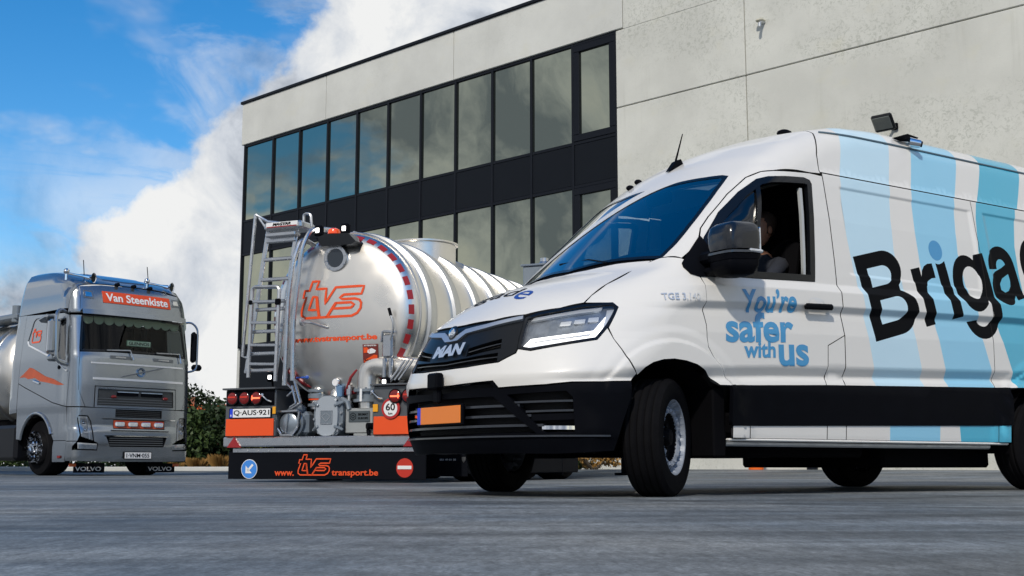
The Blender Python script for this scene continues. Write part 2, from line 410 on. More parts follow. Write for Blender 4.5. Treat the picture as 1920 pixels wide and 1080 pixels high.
# ---------------------------------------------------------------- van body as an implicit surface (van coords: x rearward from the nose, y to the van's right, z up)
def _table(pts, sig, lo=-.5, hi=7., st=.01):
    xs = np.arange(lo, hi, st); p = np.array(pts, float)
    v = np.interp(xs, p[:, 0], p[:, 1])
    k = int(4*sig/st)
    if k > 0:
        g = np.exp(-.5*(np.arange(-k, k+1)*st/sig)**2); g /= g.sum()
        v = np.convolve(np.pad(v, k, mode='edge'), g, 'valid')
    return lambda q: np.interp(q, xs, v)
def smax(a, b, k):
    h = np.maximum(k-np.abs(a-b), 0)
    return np.maximum(a, b)+h*h/(4*k)
def sstep(a, b, x):
    t = np.clip((x-a)/(b-a), 0, 1); return t*t*(3-2*t)
class Body:
    """F(x,y,z) < 0 inside. Charts map two parameters to a surface point by bisection along a line."""
    def __init__(s, F): s.F = F
    def march(s, o, d, lo, hi, n=34):
        lo = np.full(len(o), lo, float); hi = np.full(len(o), hi, float)
        for _ in range(n):
            m = (lo+hi)/2; q = o+d*m[:, None]
            ins = s.F(q[:, 0], q[:, 1], q[:, 2]) < 0
            lo = np.where(ins, m, lo); hi = np.where(ins, hi, m)
        return o+d*((lo+hi)/2)[:, None]
    def grad(s, P, e=1.2e-3):
        g = np.stack([s.F(P[:, 0]+e*(i == 0), P[:, 1]+e*(i == 1), P[:, 2]+e*(i == 2)) -
                      s.F(P[:, 0]-e*(i == 0), P[:, 1]-e*(i == 1), P[:, 2]-e*(i == 2)) for i in range(3)], 1)
        return g/np.maximum(np.linalg.norm(g, axis=1), 1e-9)[:, None]
    def chart(s, kind, sgn=-1, ax=1.1, zc=.9):
        def S(uv):     # side: (x, z)
            n = len(uv); o = np.stack([uv[:, 0], np.zeros(n), uv[:, 1]], 1)
            return s.march(o, np.tile([0., sgn, 0.], (n, 1)), 0, 2.)
        def T(uv):     # round the section: (x, angle in degrees above the horizontal)
            n = len(uv); a = np.radians(uv[:, 1]); o = np.stack([uv[:, 0], np.zeros(n), np.full(n, zc)], 1)
            return s.march(o, np.stack([np.zeros(n), sgn*np.cos(a), np.sin(a)], 1), 0, 4.)
        def N(uv):     # round the nose: (angle in degrees from straight ahead, z)
            n = len(uv); a = np.radians(uv[:, 0]); o = np.stack([np.full(n, ax), np.zeros(n), uv[:, 1]], 1)
            return s.march(o, np.stack([-np.cos(a), sgn*np.sin(a), np.zeros(n)], 1), 0, 2.5)
        def R(uv):     # front: (y, z)
            n = len(uv); o = np.stack([np.full(n, ax), sgn*uv[:, 0], uv[:, 1]], 1)
            return s.march(o, np.tile([-1., 0., 0.], (n, 1)), 0, 3.)
        return dict(S=S, T=T, N=N, R=R)[kind]

_zc = _table([(-.5,.6),(-.02,.93),(.06,1.045),(.14,1.115),(.25,1.175),(.4,1.245),(.6,1.32),(.8,1.375),(.91,1.405),(.95,1.43),(1.02,1.495),(1.64,2.08),(1.86,2.25),(2.1,2.39),(2.4,2.51),(2.8,2.595),(3.2,2.625),(5.75,2.61),(5.95,2.56),(7,2.3)], .035)
_ys = _table([(0,.93),(.26,.95),(.33,.97),(.345,.98),(.42,.985),(.655,1.002),(.70,.984),(.722,.968),(.735,.967),(.785,.999),(.80,1.004),(1.0,1.009),(1.10,1.0),(1.135,.995),(1.147,.997),(1.188,1.027),(1.285,1.023),(1.337,.984),(1.40,.982),(1.5,.976),(1.8,.95),(2.05,.915),(2.125,.903),(2.15,.886),(2.45,.83),(2.6,.78),(3.2,.6)], .0035, 0, 3.3, .0015)
_xn = _table([(0,.13),(.22,.10),(.30,.055),(.36,.03),(.5,.015),(.62,.01),(.68,.0),(.78,.012),(.9,.045),(1.0,.09),(1.05,.13),(1.2,.30),(1.6,.7)], .015, 0, 2)
def van_F(x, y, z):
    ay = np.abs(y)
    w = sstep(.0, .8, x)*(1-sstep(2.2, 3.2, x))
    xs = x-.15*(ay/.8)**2*w
    sl = (_zc(xs+.02)-_zc(xs-.02))/.04
    zt = _zc(xs)-(.20*np.clip((1.15-x)/.55, 0, 1)+.06*sstep(1.3, 2.2, x))*ay**2
    top = (z-zt)/np.sqrt(1+sl*sl)
    dz = np.interp(x, [.4, 1.8, 4.3], [-.075, 0, .07])*sstep(.5, .7, z)*(1-sstep(1.5, 1.9, z))
    ys = _ys(z-dz)
    ys = ys-.075*np.clip((1.95-x)/1.0, 0, 1.3)**2*sstep(1.3, 1.6, z)
    for xw in (.99, 4.63):
        d = np.hypot(x-xw, z-.345)
        ys = ys+(.020*(1-sstep(.545, .575, d))+.010*(1-sstep(.60, .66, d)))*(1-sstep(1.1, 1.2, z))
    for a, b in ((2.56, 3.98), (4.12, 5.75)):
        ins = np.minimum(np.minimum(x-a, b-x), np.minimum(z-1.43, 2.055-z))
        ys = ys-.010*sstep(0, .025, ins)
    side = ay-ys
    a_ = np.interp(z, [.3, .7, .95, 1.1], [.40, .40, .66, .74])
    fr = (_xn(z)+a_*ay**2.9-x)*.82
    f = smax(side, top, np.interp(x, [.6, 1.2, 2.2, 3], [.22, .16, .16, .20]))
    f = smax(f, fr, np.interp(z, [.6, .9, 1.05], [.22, .20, .12]))
    return smax(f, x-5.96, .1)
VANB = Body(van_F)
# ---------------------------------------------------------------- lorry cab as an implicit surface (x rearward from the nose, y to its right, z up)
_txn = _table([(0,.10),(.24,.06),(.30,.02),(.55,.0),(.80,.02),(.86,.05),(1.18,.06),(1.6,.075),(2.1,.10),(2.2,.13),(2.86,.26),(2.92,.235),(3.2,.30),(3.35,.36),(3.5,.50),(3.6,.72),(3.75,1.15),(3.9,2.2),(4.2,3.)], .02, 0, 4.5)
_tys = _table([(0,1.20),(.3,1.22),(1.1,1.24),(1.25,1.25),(2.1,1.25),(2.9,1.22),(3.2,1.20),(3.5,1.16),(3.9,1.08),(4.3,1.0)], .03, 0, 4.5)
def truck_F(x, y, z):
    ay = np.abs(y)
    fr = (_txn(z)+.15*(ay/1.25)**3.2-x)*np.where(z > 3.3, .6, .92)
    sd = ay-_tys(z)+.05*np.clip((.7-x)/.7, 0, 1)**2*(z > 0)
    f = smax(fr, sd, .20)
    top = z-(3.86-.02*(2.3-x)-.06*ay**2)
    f = smax(f, top, .2)
    return smax(f, x-2.34-.16*sstep(3.9, 1.1, z), .06)
TRKB = Body(truck_F)
# ---------------------------------------------------------------- shared materials
M_BLACK = mat('black_plastic', (.0035, .004, .006), .5, var=.25, vs=8, bump=.05, bs=300, spec=.035)
M_GLOSSBLK = mat('gloss_black', (.005, .006, .008), .16, coat=.15, var=.1, spec=.35)
M_RUBBER = mat('tyre_rubber', (.0065, .0065, .0075), .75, var=.3, vs=12, bump=.15, bs=90, spec=.04)
M_CHROME = mat('chrome', (.82, .83, .85), .08, 1., var=.03)
M_STEEL = mat('stainless_steel', (.87, .83, .765), .31, 1., var=.06, vs=1.3, rvar=.05, bump=.03, bs=4)
M_ALU = mat('aluminium', (.56, .57, .585), .30, 1., var=.08, vs=5, rvar=.08)
M_GALV = mat('galvanised_steel', (.52, .54, .56), .42, .85, var=.15, vs=9, rvar=.1)
M_DARK = mat('dark_interior', (.004, .004, .005), .8, var=.2, spec=.04)
M_CASTGREY = mat('cast_grey_paint', (.20, .235, .27), .36, .3, var=.1, vs=6, bump=.05, bs=80)
M_ORANGE = mat('orange_reflective', lin('e8521c'), .38, var=.06)
M_REDLENS = mat('red_lens', (.17, .008, .007), .15, coat=.3, var=.1, vs=20)
M_REDDASH = mat('red_reflective_tape', (.30, .018, .022), .35, var=.12, vs=15)
M_WHITEP = mat('white_print', (.78, .78, .78), .45, var=.04)
M_LAMPW = mat('lit_white_lamp', (1., .97, .92), .3, emit=4., var=.0)
M_LAMPR = mat('lit_red_lamp', (1., .12, .05), .3, emit=3., var=.0)
M_CLEAR = glass('clear_lens', (.95, .96, .97), base=.05, grow=.9)
# ---------------------------------------------------------------- ground
def ground_z(x, y):
    # the yard rises a little towards the building and the planted edge
    t = sstep(7., 1., (-(x+8.467)*(-.6826)+(y-38.)*.7308)*-1.)    # distance in front of the facade
    u = sstep(26., 33., y)*(1-sstep(-2., 4., x))
    return .10*t*(1-u)+.04*u
def sstep(a, b, x):
    t = np.clip((x-a)/(b-a), 0, 1); return t*t*(3-2*t)
gm = bpy.data.materials.new('yard_concrete'); gm.use_nodes = True
def _ground_mat(m):
    nt = m.node_tree; L = nt.links.new; b = nt.nodes['Principled BSDF']; N = nt.nodes.new
    t = N('ShaderNodeTexCoord')
    def noise(scale, st=(1, 1, 1), det=6, ro=.55, dis=0, rot=0.):
        mp = N('ShaderNodeMapping'); mp.inputs['Scale'].default_value = st; mp.inputs['Rotation'].default_value = (0, 0, rot); L(t.outputs['Object'], mp.inputs[0])
        n = N('ShaderNodeTexNoise'); n.inputs['Scale'].default_value = scale; n.inputs['Detail'].default_value = det; n.inputs['Roughness'].default_value = ro; n.inputs['Distortion'].default_value = dis
        L(mp.outputs[0], n.inputs['Vector']); return n.outputs[0]
    def rng(v, a, b_, c, d):
        r = N('ShaderNodeMapRange'); L(v, r.inputs[0])
        for i, q in enumerate((a, b_, c, d)): r.inputs[i+1].default_value = q
        return r.outputs[0]
    def mul(a, b_):
        r = N('ShaderNodeMath'); r.operation = 'MULTIPLY'; L(a, r.inputs[0]); L(b_, r.inputs[1]); return r.outputs[0]
    big = rng(noise(.42, (.7, 1.7, 1), 8, .62, .6), .3, .7, .5, 1.45)
    drag = rng(noise(1.1, (.22, 2.2, 1), 8, .62, .5, .10), .34, .66, .74, 1.26)        # tyre scuffs and trowel drag
    drag2 = rng(noise(2.6, (.12, 3.4, 1), 6, .6, .2, -.06), .36, .64, .90, 1.10)
    pale = rng(noise(1.3, (.16, 3.0, 1), 7, .7, .9, .05), .58, .70, 1.0, 2.0)         # pale scrapes
    fine = mul(rng(noise(45, (1, 1, 1), 3, .6), .3, .7, .88, 1.12), rng(noise(130, (.7, 1, 1), 2, .75), .32, .68, .60, 1.45)); b.inputs['Specular IOR Level'].default_value = .22
    mott = mul(rng(noise(2.6, (.8, 1.2, 1), 6, .65, .5), .3, .7, .78, 1.22), mul(rng(noise(9, (1.5, .5, 1), 5, .68, .3), .3, .7, .72, 1.30), rng(noise(30, (1.4, .45, 1), 3, .7), .3, .7, .74, 1.32)))
    v = mul(mul(mul(mul(big, drag), mul(drag2, pale)), fine), mott)
    for cx, cy, r_, wd, dk in ((-3., 16., 10.5, .16, .72), (-3.2, 15.8, 12.3, .17, .75), (9., 14., 11.2, .15, .70), (9.2, 14.1, 9.4, .15, .74), (2., -7.5, 12., .14, .80), (2., -7.4, 13.7, .14, .80)):      # old tyre marks
        dn = N('ShaderNodeVectorMath'); dn.operation = 'DISTANCE'; sx = N('ShaderNodeVectorMath'); sx.operation = 'MULTIPLY'; L(t.outputs['Object'], sx.inputs[0]); sx.inputs[1].default_value = (1, 1, 0); L(sx.outputs[0], dn.inputs[0]); dn.inputs[1].default_value = (cx, cy, 0)
        ab = N('ShaderNodeMath'); ab.operation = 'SUBTRACT'; L(dn.outputs['Value'], ab.inputs[0]); ab.inputs[1].default_value = r_
        a2 = N('ShaderNodeMath'); a2.operation = 'ABSOLUTE'; L(ab.outputs[0], a2.inputs[0]); v = mul(v, rng(a2.outputs[0], wd*.5, wd, dk, 1.))
    mx = N('ShaderNodeMix'); mx.data_type = 'RGBA'; mx.blend_type = 'MULTIPLY'; mx.inputs['Factor'].default_value = 1
    c2 = N('ShaderNodeMix'); c2.data_type = 'RGBA'; L(rng(noise(.5, (1, 1, 1), 4, .5), .35, .65, 0, 1), c2.inputs['Factor'])
    c2.inputs['A'].default_value = (.095, .116, .136, 1); c2.inputs['B'].default_value = (.175, .182, .180, 1)
    L(c2.outputs['Result'], mx.inputs['A']); L(v, mx.inputs['B']); L(mx.outputs['Result'], b.inputs['Base Color'])
    L(rng(noise(.9, (.4, 1.6, 1), 6, .6), .3, .7, .50, .75), b.inputs['Roughness'])
    bn = N('ShaderNodeBump'); bn.inputs['Strength'].default_value = .25; bn.inputs['Distance'].default_value = .006
    L(noise(70, (1, 1, 1), 4, .6), bn.inputs['Height']); L(bn.outputs[0], b.inputs['Normal'])
_ground_mat(gm)
def _ground():
    xs = np.concatenate([[-900, -300, -120], np.arange(-60, 60.1, 1.5), [120, 300, 900]]); ys = np.concatenate([[-600, -100, -20], np.arange(-4, 70, 1.5), [90, 150, 400, 1200]])
    X, Y = np.meshgrid(xs, ys); Z = ground_z(X, Y); V = np.stack([X.ravel(), Y.ravel(), Z.ravel()], 1); n = len(xs)
    Fc = [(j*n+i, j*n+i+1, (j+1)*n+i+1, (j+1)*n+i) for j in range(len(ys)-1) for i in range(n-1)]
    o = link('ground', make_mesh('ground', V, Fc, gm, 80)); tag(o, 'grey scuffed concrete yard under the vehicles', 'ground', kind='structure')
_ground()
# ---------------------------------------------------------------- office building (facade coords: x along the facade to the right, y into the building, z up)
def concrete_mat(name, base, speck):
    m = bpy.data.materials.new(name); m.use_nodes = True; nt = m.node_tree; L = nt.links.new; b = nt.nodes['Principled BSDF']; N = nt.nodes.new
    t = N('ShaderNodeTexCoord')
    def noise(s, st=(1, 1, 1), det=6, ro=.6, dis=0.):
        mp = N('ShaderNodeMapping'); mp.inputs['Scale'].default_value = st; L(t.outputs['Object'], mp.inputs[0]); n = N('ShaderNodeTexNoise')
        n.inputs['Scale'].default_value = s; n.inputs['Detail'].default_value = det; n.inputs['Roughness'].default_value = ro; n.inputs['Distortion'].default_value = dis; L(mp.outputs[0], n.inputs['Vector']); return n.outputs[0]
    def rng(v, a, c, d, e):
        r = N('ShaderNodeMapRange'); r.interpolation_type = 'SMOOTHSTEP'; L(v, r.inputs[0])
        for i, q in enumerate((a, c, d, e)): r.inputs[i+1].default_value = q
        return r.outputs[0]
    def math_(op, a, c):
        r = N('ShaderNodeMath'); r.operation = op
        for i, q in enumerate((a, c)):
            if isinstance(q, float): r.inputs[i].default_value = q
            else: L(q, r.inputs[i])
        return r.outputs[0]
    cloud = rng(noise(.45, (1, 1, 1), 7), .3, .7, 0., 1.)
    c = N('ShaderNodeMix'); c.data_type = 'RGBA'; L(cloud, c.inputs['Factor']); c.inputs['A'].default_value = (*[q*.88 for q in base], 1); c.inputs['B'].default_value = (*[q*1.06 for q in base], 1)
    zone = rng(noise(.42, (.6, 1, 1.3), 5, .6, .6), .42, .62, 0., 1.)                       # lichen grows in drifts
    spots = rng(noise(11., (1, 1, 1), 5, .78, 1.2), .50, .60, 0., 1.)
    spots2 = rng(noise(34., (1, 1, 1), 3, .7, .5), .60, .68, 0., 1.)
    ms = math_('MULTIPLY', math_('MULTIPLY', spots, zone), speck)
    ms2 = math_('MULTIPLY', spots2, speck*.35)
    d = N('ShaderNodeMix'); d.data_type = 'RGBA'; L(math_('MAXIMUM', ms, ms2), d.inputs['Factor']); L(c.outputs['Result'], d.inputs['A']); d.inputs['B'].default_value = (base[0]*.42, base[1]*.45, base[2]*.40, 1)
    yel = N('ShaderNodeMix'); yel.data_type = 'RGBA'; L(math_('MULTIPLY', rng(noise(.8, (1, 1, 1.6), 5), .55, .75, 0., 1.), .35), yel.inputs['Factor']); L(d.outputs['Result'], yel.inputs['A']); yel.inputs['B'].default_value = (base[0]*.98, base[1]*.94, base[2]*.78, 1)
    st = N('ShaderNodeMix'); st.data_type = 'RGBA'; L(math_('MULTIPLY', math_('MULTIPLY', rng(noise(2.2, (1.6, 1, .12), 6, .65), .52, .72, 0., 1.), rng(noise(.5, (1, 1, .8), 3), .4, .6, 0., 1.)), .30), st.inputs['Factor']); L(yel.outputs['Result'], st.inputs['A']); st.inputs['B'].default_value = (base[0]*.62, base[1]*.62, base[2]*.58, 1)
    L(st.outputs['Result'], b.inputs['Base Color']); b.inputs['Roughness'].default_value = .85
    bn = N('ShaderNodeBump'); bn.inputs['Strength'].default_value = .3; bn.inputs['Distance'].default_value = .01; L(noise(9., (1, 1, 1), 6, .7), bn.inputs['Height']); L(bn.outputs[0], b.inputs['Normal'])
    return m
M_CONC = concrete_mat('pale_concrete', (.63, .637, .60), .12); M_CONC2 = concrete_mat('lichened_concrete', (.63, .635, .585), .42)
M_FRAME = mat('anthracite_frame', (.009, .011, .016), .40, var=.1, spec=.12)
M_SPAN = mat('anthracite_panel', (.008, .010, .014), .42, var=.12, vs=1., spec=.10)
M_PANE = glass('coated_office_glass', refl=(.72, .74, .58), base=.46, grow=.6, dark=(.012, .018, .018))
BANG = R(-43.0434); D0 = 38.
bld = thing('office_building', 'two-storey office block of pale concrete panels with a dark glazed window band', 'building', (-8.467, D0, 0), BANG)
ZR, ZH, ZS, ZL, ZB = 11.93, 10.53, 7.99, 6.90, 3.95      # roof, upper head, upper sill, lower head, lower sill
XM = [-.40]+[1.15+1.3824*i for i in range(10)]+[14.95]     # mullions
def bpanel(name, x0, x1, z0, z1, y0, y1, m, bev=.012, par=bld):
    return MB().box(((x0+x1)/2, (y0+y1)/2, (z0+z1)/2), (x1-x0, y1-y0, z1-z0), bev).build(name, m, par)
G = .012
js = [-.55, 3.85, 9.40, 15.20]
for a, b in zip(js[:-1], js[1:]): bpanel('concrete_panel', a+G, b-G, ZH+.02, ZR, 0, .25, M_CONC)
bpanel('roof_coping', -.60, 62, ZR+.003, ZR+.09, -.05, .45, M_FRAME, .01)
bpanel('roof_slab', -.5, 62, ZR-.35, ZR-.05, .26, 24, M_CONC)
xs_ = [14.98, 18.56, 30.5, 42, 62]
for a, b in zip(xs_[:-1], xs_[1:]):
    bpanel('concrete_panel', a+G, b-G, .02, 4.6, .0, .25, M_CONC2); bpanel('concrete_panel', a+G, b-G, 4.6+G, 8.60-G, .0, .25, M_CONC2)
bpanel('concrete_panel', 14.98+G, 18.56-G, 8.60+G, ZH-.02, .0, .25, M_CONC2); bpanel('concrete_panel', 15.20+G, 18.56-G, ZH-.02, ZR-.01, .001, .25, M_CONC2)
for a, b in zip(xs_[1:-1], xs_[2:]): bpanel('concrete_panel', a+G, b-G, 8.60+G, ZR-.01, .0, .25, M_CONC2)
bpanel('joint_backing', -.3, 61.8, .0, ZR-.1, .30, .45, M_DARK, 0)
bpanel('end_wall', -.54, -.34, 0, ZH+.01, .10, 24, M_CONC); bpanel('rear_wall', -.3, 61, 0, ZR-.4, 23.7, 23.95, M_CONC); bpanel('far_end_wall', 61.5, 61.9, 0, ZR-.4, .5, 23.6, M_CONC)
bpanel('ground_floor_cladding', -.40, 14.95, .1, ZB-.05, .10, .28, M_SPAN)
bpanel('plinth', -.45, 14.96, 0, .55, .02, .12, M_CONC)
for i, x in enumerate(XM):
    w = .07; bpanel('mullion', x-w/2, x+w/2, ZB-.08, ZH+.015, .03, .16, M_FRAME, .008)
for z in (ZH-.02, ZS, ZL, ZB): bpanel('transom', XM[0]+.036, XM[-1]-.036, z-.045, z+.035, .045, .15, M_FRAME, .008)
for i in range(len(XM)-1):
    a, b = XM[i]+.037, XM[i+1]-.037; last = i == len(XM)-2
    for z0, z1 in ((ZS+.037, ZH-.067), (ZB+.037, ZL-.047)):
        if last:      # opening sash with a deep frame
            fr = MB(); fw = .17
            fr.box(((a+b)/2, .08, z1-fw/2), (b-a, .1, fw), .01).box(((a+b)/2, .08, z0+fw/2), (b-a, .1, fw), .01).box((a+fw/2, .08, (z0+z1)/2), (fw, .1, z1-z0-2*fw-.002), .01).box((b-fw/2, .08, (z0+z1)/2), (fw, .1, z1-z0-2*fw-.002), .01)
            s = fr.build('window_sash', M_FRAME, bld); bpanel('pane', a+fw-.01, b-fw+.01, z0+fw-.01, z1-fw+.01, .09, .11, M_PANE, 0, s)
        else:
            p = bpanel('pane', a-.005, b+.005, z0-.005, z1+.005, .09, .11, M_PANE, 0); p.rotation_euler = (0, 0, 0)
    bpanel('spandrel_panel', a, b, ZL+.037, ZS-.047, .055, .09, M_SPAN, .006)
# floodlight and drain spout on the wall
BM = Matrix.Rotation(BANG, 4, 'Z'); B2W = lambda x, y, z: Matrix.Translation((-8.467, D0, 0)) @ BM @ Vector((x, y, z))
fl = thing('floodlight', 'square black floodlight on an arm on the concrete wall above the van roof', 'floodlight', B2W(21.95, -.02, 6.76), BANG)
Mt = Matrix.Rotation(R(-52), 3, 'X')
hz = MB(); hz.box((-.12, -.30, .06), (.43, .36, .08), .03, Mt); hs_ = hz.build('lamp_housing', M_GLOSSBLK, fl)
MB().box(Vector((-.12, -.30, .06))+Mt @ Vector((0, -.01, -.052)), (.35, .26, .012), .004, Mt).build('lamp_glass', mat('floodlight_glass', (.30, .32, .30), .1, .6, var=.2, vs=30, stretch=(1, 1, 6)), hs_)
MB().bar((-.02, 0, .02), (-.02, -.26, .08), .05, .05, .01).box((-.02, -.02, .02), (.14, .05, .14), .02).build('bracket', M_BLACK, fl)
sp = thing('drain_spout', 'small stained metal drain spout sticking out of the concrete wall', 'spout', B2W(19.06, 0, 9.62), BANG); sp.scale = (.62, .62, .62)
MB().tube([(0, .02, .1), (0, -.22, .06), (0, -.30, -.02), (0, -.31, -.14)], .055, 10).build('pipe', M_GALV, sp)
MB().box((-.05, -.16, .13), (.26, .28, .09), .03).ball((-.14, -.2, .14), .07, 6).build('collar', mat('weathered_collar', (.52, .50, .40), .8, var=.3, vs=12), sp)
# ---------------------------------------------------------------- white delivery van
PSI = R(33.24)
van = thing('delivery_van', 'white panel van with blue stripes and big black lettering, turning in the foreground', 'van', (-.436, 7.337, 0), PSI)
M_VAN = mat('van_white_paint', (.745, .73, .695), .32, coat=.45, var=.02, vs=1.5)
M_B1 = mat('livery_pale_blue', lin('c0dfee'), .32, coat=.5, var=.03); M_B2 = mat('livery_sky_blue', lin('90cce8'), .32, coat=.5, var=.03); M_B3 = mat('livery_teal_blue', lin('50b2cf'), .32, coat=.5, var=.03)
M_B4 = mat('livery_text_blue', lin('3f93c6'), .35, coat=.4, var=.03); M_LET = mat('livery_black', (.004, .0045, .006), .5, var=.1, spec=.05)
M_WSG = glass('windscreen_glass', (.62, .76, .82), refl=(.97, .99, 1.), base=.27, grow=1.0)
M_SIDEG = glass('tinted_side_glass', (.38, .46, .46), base=.05, grow=.9)
M_SILV = mat('satin_silver', (.72, .74, .76), .28, .55, var=.05)
SHUT.append(M_VAN)
VS = {s: Surf(VANB, 'S', s) for s in (-1, 1)}; VN = {s: Surf(VANB, 'N', s) for s in (-1, 1)}; VT = Surf(VANB, 'T', -1); VQ = Surf(VANB, 'Q', -1)
def sp3(x, z, s=-1): return tuple(VS[s].map([(x, z)])[0])
def my(p, s): return (p[0], -s*p[1], p[2]) if s > 0 else tuple(p)       # mirror a near-side 3D point to side s
ZST = lambda x: float(np.interp(x, [1.44, 2.29, 4.2, 6], [.657, .689, .738, .75]))     # top and foot of the black rubbing strip
ZSB = lambda x: float(np.interp(x, [1.44, 4.2, 6], [.421, .471, .48]))
DOOR = [(1.238,1.308),(1.244,1.143),(1.237,1.102),(1.256,1.019),(1.257,.884),(1.313,.802),(1.387,.74),(1.458,.657),(2.289,.689),(2.297,.734),(2.303,.947),(2.461,1.022),(2.437,1.186),(2.431,1.353),(2.427,1.551),(2.419,2.106),(2.296,2.11),(1.984,2.088),(1.896,2.075),(1.785,2.026),(1.627,1.899),(1.444,1.727),(1.365,1.643),(1.327,1.576),(1.28,1.45)]
WIN = [(1.262,1.325),(1.300,1.46),(1.352,1.576),(1.508,1.758),(1.687,1.912),(1.837,2.013),(1.927,2.039),(2.067,2.055),(2.237,2.069),(2.286,2.058),(2.30,2.033),(2.226,1.362),(1.728,1.340)]
def ringpanel(name, surf, o, wd, m, par, off, **k):
    return panel(name, surf, o, m, par, holes=[inset(o, wd)], off=off, uv=True, gap=0, **k)
doors = {}
for s in (-1, 1):
    S_, N_ = VS[s], VN[s]
    # --- door
    dr = panel('front_door', S_, DOOR, M_VAN, van, holes=[WIN], uv=True, d=(.025, .007), g=(.03, .007)); doors[s] = dr
    fr_ = ringpanel('window_seal', S_, WIN, .042, M_GLOSSBLK, dr, .004, d=.03, g=.1, flange=.03)
    panel('window_divider', S_, [(1.668, 1.335), (1.703, 1.337), (1.847, 2.012), (1.812, 1.998)], M_GLOSSBLK, dr, uv=True, gap=0, off=.002, flange=.03, d=.06)
    wi = inset(WIN, .03)
    qg = [p for p in wi if p[0] < 1.75]; qg = [(wi[0])]+[p for p in wi if 1.28 < p[0] < 1.80]+[(1.815, 1.985), (1.685, 1.36)]
    qg = [(1.29, 1.35), (1.33, 1.455), (1.378, 1.562), (1.527, 1.735), (1.70, 1.883), (1.822, 1.968), (1.685, 1.36)]
    panel('quarter_glass', S_, qg, M_SIDEG, dr, uv=True, gap=0, off=-.012, flange=0, d=.1, g=.2)
    if s > 0: panel('window_glass', S_, [(1.70, 1.365), (1.84, 1.98), (1.927, 2.01), (2.067, 2.025), (2.237, 2.039), (2.268, 2.02), (2.195, 1.39)], M_SIDEG, dr, uv=True, gap=0, off=-.014, flange=0, d=.1, g=.2)
    else:
        panel('window_channel', S_, [(2.145, 1.37), (2.165, 1.37), (2.225, 2.0), (2.20, 2.0)], mat('channel_grey', (.45, .47, .47), .4, var=.1), dr, uv=True, gap=0, off=-.02, flange=.02, d=.1)
    # handle: recess cup, grip bar
    a3 = np.array(sp3(2.065, 1.182, s)); b3 = np.array(sp3(2.315, 1.192, s)); nrm = np.array([0, s, 0.])
    hd = MB(); hd.bar(tuple(a3+nrm*.030), tuple(b3+nrm*.030), .030, .040, .012); hd.bar(tuple(a3+[.03, 0, 0]), tuple(a3+[.03, 0, 0]+nrm*.03), .03, .03, .006); hd.bar(tuple(b3-[.03, 0, 0]), tuple(b3-[.03, 0, 0]+nrm*.03), .03, .03, .006)
    hd.build('door_handle', M_BLACK, dr)
    cup = [(2.19+.075*math.cos(t), 1.215+.035*math.sin(t)) for t in np.linspace(0, 2*math.pi, 24, endpoint=False)]
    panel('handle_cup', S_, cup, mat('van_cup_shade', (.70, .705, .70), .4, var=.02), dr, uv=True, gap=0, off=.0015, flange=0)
    panel('fuel_flap', S_, [(2.289, .689), (2.297, .734), (2.303, .947), (2.461, 1.022), (2.466, .694)], M_VAN, van, uv=True)
    # --- fender (front wing)
    fd = [(.681,-.835,1.125),(.554,-.728,1.127),(.619,-.71,1.179),(.747,-.691,1.259),(.948,-.657,1.356),(1.081,-.713,1.43),(1.107,-.749,1.444),(1.125,-.807,1.444),(1.171,-.892,1.429),(1.238,-.96,1.36),(1.238,-.99,1.308),(1.244,-1.,1.143),(1.237,-1.,1.102),(1.256,-1.,1.019),(1.257,-1.,.884),(1.313,-1.,.802),(1.387,-1.,.74),(1.458,-1.,.657),(1.335,-1.,.656),(1.29,-1.,.69),(1.225,-1.,.737),(1.15,-1.,.770),(1.07,-1.,.788),(.98,-1.,.795),(.90,-1.,.787),(.823,-1.01,.767),(.765,-1.01,.735),(.715,-1.01,.689),(.685,-1.01,.731),(.631,-.974,.838),(.604,-.935,.901),(.600,-.894,.969),(.695,-.867,1.097)]
    fe = panel('front_wing', N_, [my(p, s) for p in fd], M_VAN, van, d=.009, g=(.014, .009))
    if s < 0: panel_text('model_lettering', S_, 'TGE 3.140', [(.945, 1.146), (1.187, 1.158), (.95, 1.188)], M_SILV, fe, bold=.012, off=.007)
    tri = [(1.333, 1.585), (1.151, 1.39), (1.147, 1.364), (1.173, 1.322), (1.235, 1.308), (1.33, 1.315), (1.36, 1.46)]
    panel('mirror_triangle', S_, tri, M_BLACK, dr, uv=True, gap=0, off=.010, flange=.02)
    # --- cargo side with livery
    regs = []
    def loop(p): q = dens(p, (.04, .009)); return (np.array(q), [(i, (i+1) % len(q)) for i in range(len(q))])
    CS = [(2.467, ZST(2.467)), (2.463, 1.022), (2.439, 1.186), (2.433, 1.353), (2.429, 1.551), (2.421, 2.128), (4.003, 2.128), (4.003, 1.9), (4.036, 1.072), (4.041, ZST(4.04))]
    QS = [(4.041, ZST(4.04)), (4.036, 1.072), (4.003, 1.9), (4.003, 2.128), (5.93, 2.128), (5.93, .75), (5.04, .745)]+[(4.63+.44*math.cos(R(a)), .345+.44*math.sin(R(a))) for a in np.arange(66, 117, 6)]+[(4.21, .738)]
    if s < 0:
        ST1 = [(2.60, 2.3), (2.595, 2.084), (2.575, 1.9), (2.586, 1.708), (2.61, 1.53), (2.637, 1.34), (2.675, 1.103), (2.758, .752), (2.775, .6), (3.28, .6), (3.248, .76), (3.172, 1.049), (3.11, 1.33), (3.07, 1.52), (3.052, 1.651), (3.062, 1.867), (3.10, 2.1), (3.12, 2.3)]
        ST2 = [(3.36, 2.3), (3.324, 2.048), (3.307, 1.806), (3.315, 1.591), (3.35, 1.35), (3.401, 1.122), (3.505, .77), (3.545, .6), (4.08, .6), (4.033, .751), (4.0, .87), (3.89, 1.131), (3.79, 1.5), (3.757, 1.699), (3.77, 1.855), (3.811, 2.109), (3.84, 2.3)]
